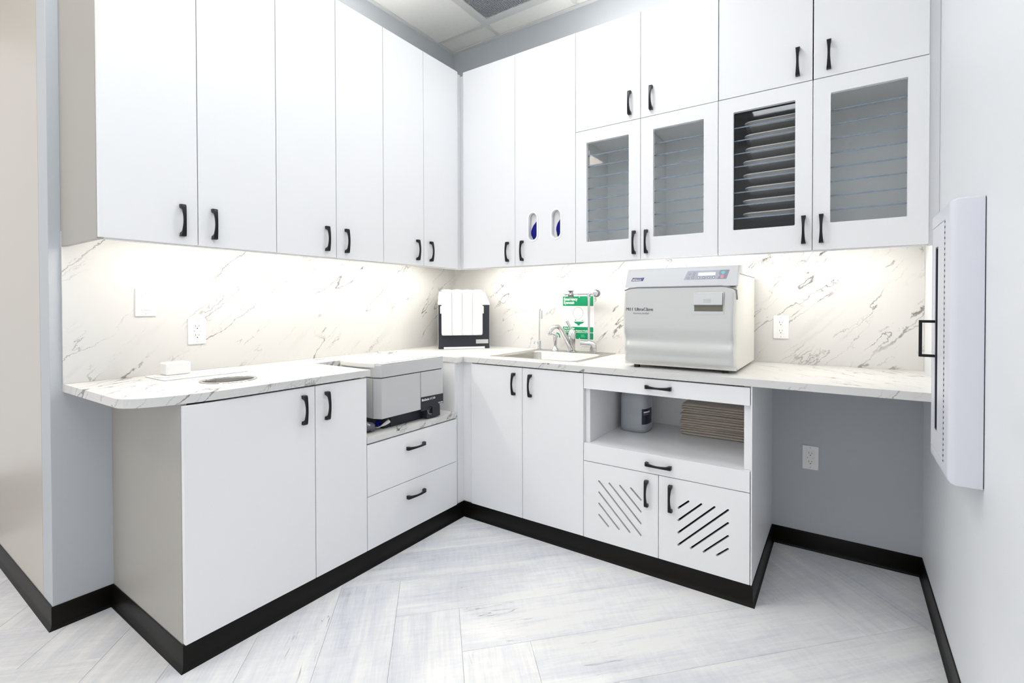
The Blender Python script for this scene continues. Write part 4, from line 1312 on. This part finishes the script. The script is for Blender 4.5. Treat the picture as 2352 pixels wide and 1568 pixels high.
face_plate([(2.043 + p[0] * 0.0075, H0 + 0.0130 + p[1] * 0.0055) for p in circle(0, 0, 1, 16)], 'pink', 'stop_button', 0.0014, cp)
face_plate(rect(2.041, 2.051, H0 + 0.0225, H0 + 0.0235), 'whiteprint', 'button_caption', 0.0014, cp)
face_plate(rect(2.037, 2.048, H0 + 0.0045, H0 + 0.0058), 'whiteprint', 'button_caption', 0.0014, cp)
bd = face_plate([(1.632, 0.034), (1.690, 0.034), (1.695, 0.052), (1.637, 0.052)], 'navy', 'maker_badge', 0.0002)
mb = MB(); mb.plate([(1.634, 0.0445), (1.650, 0.0447), (1.664, 0.0490), (1.690, 0.0505), (1.667, 0.0500), (1.652, 0.0465)], [], P0 + FN * 0.0007, FU, FV, FN, 0.0004); mb.build('badge_swoosh', 'whiteprint', bd)
text('MIDMARK', 0.0098, P0 + FU * 1.637 + FV * 0.0363 + FN * 0.0007, FU, FV, 'whiteprint', bd, bold=0.0001, sx=1.02)
for x, y in ((SXL + 0.055, SY + 0.012), (SXR - 0.05, SY + 0.03), (SXL + 0.055, -0.12), (SXR - 0.05, -0.12)):
    mb = MB(); mb.lathe((x, y, ZW + 0.0003), [(0.014, 0.0), (0.014, 0.0137)], 14); mb.build('foot', 'black', t, smooth=40)

# ------------------------------------------------------------------ ultrasonic cleaner in the notch
CX1 = 0.645
CYL, CYR = -1.205, -0.788
t = thing('ultrasonic_cleaner', (0.45, -1.0, ZL), 'grey ultrasonic cleaner with ivory lid on the lowered shelf top', 'ultrasonic cleaner')
def prism(pts, z0, z1):
    mb = MB(); mb.loft([[Vector((x, y, z)) for x, y in pts] for z in (z0, z1)]); return mb
foot_l = [(0.362, CYL), (0.605, CYL - 0.004), (CX1, CYL + 0.012), (CX1, CYR), (0.362, CYR)]
prism(foot_l, 0.668, 0.8605).build('tank_housing', 'grey_plastic', t, bevel=0.002)
prism([(0.366, CYL + 0.004), (0.60, CYL + 0.002), (CX1 - 0.006, CYL + 0.016), (CX1 - 0.006, CYR - 0.004), (0.366, CYR - 0.004)], 0.8605, 0.8645).build('shadow_gap', 'black', t)
prism([(0.360, CYL - 0.004), (0.607, CYL - 0.008), (CX1 + 0.002, CYL + 0.008), (CX1 + 0.002, CYR), (0.360, CYR)], 0.8645, 0.9245).build('rim', 'grey_plastic', t, bevel=0.003)
arcp = [(0.366 + (0.615 - 0.366) * i / 10, CYL - 0.006 - 0.022 * math.sin(PI * (0.15 + 0.85 * i / 10))) for i in range(11)]
lid = prism(arcp + [(0.615, CYR - 0.004), (0.366, CYR - 0.004)], 0.9105, 0.9330).build('lid', 'lid', t, bevel=0.003)
MB().box(0.618, CX1 + 0.001, CYL + 0.012, CYR - 0.002, 0.9246, 0.9290, 0.001).build('front_rail', 'grey_plastic', t)
for y in (-0.949,):
    MB().box(CX1 + 0.0002, CX1 + 0.0008, y - 0.0012, y + 0.0012, 0.668, 0.861).build('panel_joint', 'inkgrey', t)
MB().box(0.600, 0.6025, CYL - 0.0045, CYL - 0.0035, 0.672, 0.858).build('panel_joint', 'inkgrey', t)
# charcoal base and control corner
MB().box(0.38, 0.602, -1.107, -0.782, ZL + 0.0005, 0.6685, 0.003).build('base', 'charcoal', t)
mb = MB(); mb.plate([(-0.948, 0.6585), (-0.825, 0.6585), (-0.825, 0.6765), (-0.7885, 0.6765), (-0.7885, 0.7275), (-0.948, 0.7305)], [], (CX1 - 0.002, 0, 0), (0, 1, 0), (0, 0, 1), (1, 0, 0), 0.0045)
cpn = mb.build('control_panel', 'charcoal', t)
# dial housing bulges from the base up over the panel
mb = MB()
hp = [(-0.905, 0.612), (-0.905, 0.660)] + [(-0.8575 - 0.0475 * math.cos(math.radians(a)), 0.663 + 0.034 * math.sin(math.radians(a))) for a in range(0, 181, 15)] + [(-0.810, 0.612)]
mb.plate(hp, [], (0.60, 0, 0), (0, 1, 0), (0, 0, 1), (1, 0, 0), 0.046); mb.build('dial_housing', 'charcoal', t, bevel=0.003)
mb = MB(); mb.lathe((0.6465, -0.880, 0.652), [(0.0205, 0.0), (0.0205, 0.0010), (0.019, 0.0010), (0.019, 0.0)], 28, axis='x', caps=False); mb.build('dial_scale', 'whiteprint', t)
mb = MB(); mb.lathe((0.6463, -0.880, 0.652), [(0.018, 0.0), (0.017, 0.006), (0.016, 0.007)], 24, axis='x'); dl = mb.build('dial', 'black', t, smooth=40)
MB().box(0.652, 0.664, -0.884, -0.876, 0.636, 0.668, 0.002).build('dial_grip', 'black', dl)
text('BioSonic', 0.0170, (CX1 + 0.0027, -0.944, 0.7095), (0, 1, 0), (0, -0.02, 1), 'whiteprint', t, bold=0.0004, sx=0.88)
text('UC300', 0.0160, (CX1 + 0.0027, -0.888, 0.7095), (0, 1, 0), (0, -0.02, 1), 'whiteprint', t, sx=0.86)
text('COLTENE', 0.0085, (CX1 + 0.0027, -0.826, 0.6800), (0, 1, 0), (0, 0, 1), 'whiteprint', t, bold=0.0002, sx=0.9)
MB().box(0.52, 0.60, -1.150, -1.1085, ZL + 0.0005, 0.662, 0.004).build('tap_block', 'black', t)

# crumpled film pouch, blue tubing and plug beneath the cleaner's left overhang
def crumple(name, c, r, seed, mat, amp, sub=3):
    bm2 = bmesh.new()
    bmesh.ops.create_icosphere(bm2, subdivisions=sub, radius=1.0)
    rnd = random.Random(seed)
    dirs = [(Vector((rnd.uniform(-1, 1), rnd.uniform(-1, 1), rnd.uniform(-1, 1))) * 5, rnd.uniform(0, 6)) for _ in range(9)]
    for v in bm2.verts:
        k = 1 + amp * sum(math.sin(v.co.dot(d) + p) for d, p in dirs) / 3
        v.co = Vector((v.co.x * r[0] * k, v.co.y * r[1] * k, max(v.co.z * r[2] * k, -r[2] * 0.92)))
        v.co += Vector(c)
    mb = MB(); mb.absorb(bm2)
    return mb.build(name, mat)
o = crumple('film_pouch', (0.575, -1.222, ZL + 0.0235), (0.045, 0.028, 0.0245), 3, 'pouch', 0.10)
tag(o, 'crumpled grey film pouch under the left overhang of the cleaner', 'pouch')
mb = MB()
pts = [(0.60 - 0.0012 * i, -1.168 + 0.011 * math.cos(i * 0.9), ZL + 0.030 + 0.011 * math.sin(i * 0.9)) for i in range(22)]
mb.tube(pts, 0.0028, 6)
o = mb.build('blue_tubing', 'blue', smooth=60); tag(o, 'small coil of blue tubing under the cleaner', 'tubing')
t = thing('cord_plug', (0.600, -1.140, ZL), 'pale beige cord plug under the cleaner beside its dark base', 'plug')
mb = MB(); mb.tube([(0.605, -1.164, ZL + 0.018), (0.612, -1.146, ZL + 0.027), (0.616, -1.126, ZL + 0.036)], [0.004, 0.0085, 0.0095], 10); mb.build('plug_body', 'lid', t, smooth=50)
mb = MB(); mb.tube([(0.605, -1.164, ZL + 0.018), (0.590, -1.172, ZL + 0.010), (0.560, -1.165, ZL + 0.0045), (0.530, -1.172, ZL + 0.0045)], 0.0035, 8); mb.build('cord', 'lid', t, smooth=60)

# ------------------------------------------------------------------ corner appliance with fluted cover
ax, ay = (0.234 + 0.4685) / 2, (-0.4065 - 0.1655) / 2
RZ = PI / 4
t = thing('counter_appliance', (ax, ay, ZW), 'charcoal counter appliance with white fluted front cover in the corner', 'appliance', rotz=RZ)
# local frame: x along the front, -y towards the viewer
hw = 0.168
def local(mb, nm, mat, parent=t, **k):
    mb.bm.transform(WM[t]); return mb.build(nm, mat, parent, **k)
mb = MB(); mb.box(-hw, hw, 0.0, 0.010, 0.001, 0.292, 0.001); local(mb, 'front_panel', 'charcoal')
mb = MB(); mb.box(-hw - 0.002, -hw + 0.001, 0.002, 0.205, 0.001, 0.294); mb.box(hw - 0.001, hw + 0.002, 0.002, 0.205, 0.001, 0.294); mb.box(-hw, hw, 0.0105, 0.205, 0.001, 0.290); local(mb, 'housing', 'grey_plastic')
mb = MB()
rings = [[Vector((-hw - 0.003, -0.003, 0.2925)), Vector((hw + 0.003, -0.003, 0.2925)), Vector((hw + 0.003, 0.208, 0.2925)), Vector((-hw - 0.003, 0.208, 0.2925))],
         [Vector((-hw - 0.003, -0.003, 0.300)), Vector((hw + 0.003, -0.003, 0.300)), Vector((hw + 0.003, 0.208, 0.300)), Vector((-hw - 0.003, 0.208, 0.300))],
         [Vector((-hw + 0.004, 0.060, 0.380)), Vector((hw - 0.024, 0.060, 0.380)), Vector((hw - 0.024, 0.200, 0.384)), Vector((-hw + 0.004, 0.200, 0.384))]]
mb.loft(rings); local(mb, 'hood', 'foam', bevel=0.002)
mb = MB(); sl = 0.063 / 0.08
def hoodpt(x, z, e): return Vector((x, -0.003 + (z - 0.300) * sl - e, z))
q = [(0.124, 0.309), (0.157, 0.309), (0.148, 0.338), (0.124, 0.338)]
mb.loft([[hoodpt(x, z, 0.0003) for x, z in q], [hoodpt(x, z, 0.0018) for x, z in q]]); local(mb, 'keypad', 'grey_plastic')
mb = MB(); q = [(0.132, 0.312), (0.150, 0.312), (0.1485, 0.317), (0.132, 0.317)]
mb.loft([[hoodpt(x, z, 0.0019) for x, z in q], [hoodpt(x, z, 0.003) for x, z in q]]); local(mb, 'key', 'plate')
# fluted cover: four lobes
def flute(z, inset, bul):
    pts = []
    nf, per = 4, 8
    wf = 0.268 / nf
    for i in range(nf * per + 1):
        u = i / per
        x = -0.134 + wf * u
        f = u - math.floor(u) if i < nf * per else 1.0
        yy = -0.028 - bul * math.sin(PI * f) ** 0.55
        pts.append(Vector((x * (1 - inset) - 0.014, yy, z)))
    pts += [Vector((0.134 * (1 - inset) - 0.014, -0.012, z)), Vector((-0.134 * (1 - inset) - 0.014, -0.012, z))]
    return pts
rings = [flute(0.092, 0.05, 0.006), flute(0.096, 0.015, 0.016), flute(0.106, 0.0, 0.021), flute(0.365, 0.0, 0.021), flute(0.384, 0.006, 0.018), flute(0.393, 0.02, 0.008)]
mb = MB(); mb.loft(rings)
# scalloped top edge: lobes stand higher than the grooves
for v in mb.bm.verts:
    if v.co.z > 0.38:
        lob = max(0.0, -v.co.y - 0.028) / 0.021
        v.co.z += 0.012 * lob - 0.004
fl = local(mb, 'fluted_cover', 'foam', smooth=75)
for s_ in (-1, 1):
    mb = MB(); mb.box(s_ * 0.1385 - 0.018, s_ * 0.1385 - 0.010, -0.022, -0.0005, 0.235, 0.285, 0.003); local(mb, 'side_clip', 'foam')
mb = MB(); mb.box(-0.134, 0.136, -0.012, -0.0005, 0.001, 0.014, 0.002); local(mb, 'drip_strip', 'plate')
mb = MB(); mb.box(0.078, 0.160, -0.0012, -0.0002, 0.034, 0.061); local(mb, 'name_plate', 'grey_plastic')

# ------------------------------------------------------------------ white board and box on the left worktop
o = MB().box(0.060, 0.254, -1.908, -1.600, ZW + 0.0004, ZW + 0.005, 0.0015).build('acrylic_board', 'acrylic')
tag(o, 'thin white board lying on the left worktop near the switch', 'board')
t = thing('white_dispenser', (0.155, -1.835, ZW + 0.005), 'small white dispenser box on an oval foot standing on the white board', 'dispenser')
mb = MB(); mb.loft([[Vector((0.150 + 0.055 * s_ * math.cos(a), -1.830 + 0.075 * s_ * math.sin(a), ZW + 0.0054 + h)) for a in [2 * PI * i / 28 for i in range(28)]] for s_, h in ((1.0, 0.0), (1.0, 0.003), (0.95, 0.006))]); mb.build('foot', 'acrylic', t, smooth=40)
mb = MB(); mb.box(0.120, 0.188, -1.878, -1.792, ZW + 0.0116, ZW + 0.062, 0.006, 3); mb.build('body', 'acrylic', t)

# ------------------------------------------------------------------ wall box on the right wall
FX = 2.7125
t = thing('wall_box', (W, -0.915, 0.741), 'white metal wall cabinet with narrow window on the right wall', 'wall box')
Y0, Y1, Z0, Z1 = -1.068, -0.765, 0.741, 1.4845
def wb_ring(x, ins, r): return [Vector((x, p[0], p[1])) for p in rrect(Y0 + ins, Y1 - ins, Z0 + ins, Z1 - ins, r, 4)]
IY0, IY1, IZ0, IZ1 = -1.001, -0.786, 0.779, 1.4405
def hole(x): return [Vector((x, p[0], p[1])) for p in rrect(IY0, IY1, IZ0, IZ1, 0.003, 4)]
mb = MB()
mb.loft([wb_ring(W - 0.0022, 0.0, 0.004), wb_ring(FX + 0.016, 0.0, 0.004), wb_ring(FX + 0.006, 0.003, 0.006), wb_ring(FX + 0.001, 0.009, 0.010), wb_ring(FX, 0.017, 0.012), hole(FX), hole(W - 0.006)], caps=False)
mb.build('case', 'boxwhite', t, smooth=40)
MB().box(W - 0.0021, W - 0.0003, Y0 + 0.004, Y1 - 0.004, Z0 + 0.004, Z1 - 0.004).build('gap_shade_plate', 'label', t)  # dark plate standing in for the shade in the gap behind the case
WY0, WY1, WZ0, WZ1 = -0.885, -0.836, 0.838, 1.379
mb = MB(); mb.plate(rect(IY0 + 0.007, IY1 - 0.0015, IZ0 + 0.0015, IZ1 - 0.0015), [rect(WY0, WY1, WZ0, WZ1)], (FX + 0.006, 0, 0), (0, 1, 0), (0, 0, 1), (-1, 0, 0), 0.0055); dr = mb.build('door', 'boxwhite', t)
mb = MB(); mb.plate(rect(WY0, WY1, WZ0, WZ1), [rect(WY0 + 0.004, WY1 - 0.004, WZ0 + 0.004, WZ1 - 0.004)], (FX + 0.007, 0, 0), (0, 1, 0), (0, 0, 1), (-1, 0, 0), 0.005); mb.build('window_gasket', 'label', dr)
MB().box(FX + 0.0045, FX + 0.006, WY0 + 0.004, WY1 - 0.004, WZ0 + 0.004, WZ1 - 0.004).build('pane', 'darkglass', dr)
mb = MB()
nk = 44
for k in range(nk):
    z = IZ0 + 0.006 + (IZ1 - IZ0 - 0.012) * (k + 0.5) / nk
    h = (IZ1 - IZ0 - 0.012) / nk
    mb.lathe((FX + 0.0008, IY0 + 0.0038, z), [(0.0026, -h * 0.27), (0.0026, h * 0.27)], 8)
mb.build('piano_hinge', 'hinge', t, smooth=40)
mb = MB(); mb.lathe((FX + 0.0008, IY0 + 0.0038, IZ0 + 0.004), [(0.0021, 0.0), (0.0021, IZ1 - IZ0 - 0.008)], 8); mb.build('hinge_gap_shade', 'label', t, smooth=40)  # dark rod standing in for the shade in the gaps between knuckles
MB().box(FX + 0.004, FX + 0.0048, IY0 + 0.0005, IY0 + 0.0068, IZ0 + 0.003, IZ1 - 0.003).build('hinge_leaf', 'charcoal', t)  # leaf coloured dark for the same gap shade
mb = MB()
hy = -0.842
mb.box(FX - 0.030, FX + 0.0004, hy - 0.004, hy + 0.004, 1.155, 1.163, 0.001); mb.box(FX - 0.030, FX + 0.0004, hy - 0.004, hy + 0.004, 1.052, 1.060, 0.001); mb.box(FX - 0.038, FX - 0.030, hy - 0.004, hy + 0.004, 1.052, 1.163, 0.001)
mb.build('pull_handle', 'handle', dr)
t = thing('red_cylinder', (FX + 0.037, -0.875, IZ0), 'dark red cylinder seen through the wall cabinet\'s narrow window', 'cylinder')
mb = MB(); mb.lathe((FX + 0.037, -0.875, IZ0 + 0.0002), [(0.024, 0.0), (0.026, 0.004), (0.026, 0.13), (0.023, 0.150), (0.012, 0.165), (0.009, 0.175)], 24); mb.build('body', 'red', t, smooth=40)
mb = MB(); mb.lathe((FX + 0.037, -0.875, IZ0 + 0.1752), [(0.010, 0.0), (0.010, 0.02), (0.006, 0.024)], 16); mb.build('valve', 'chrome', t, smooth=40)
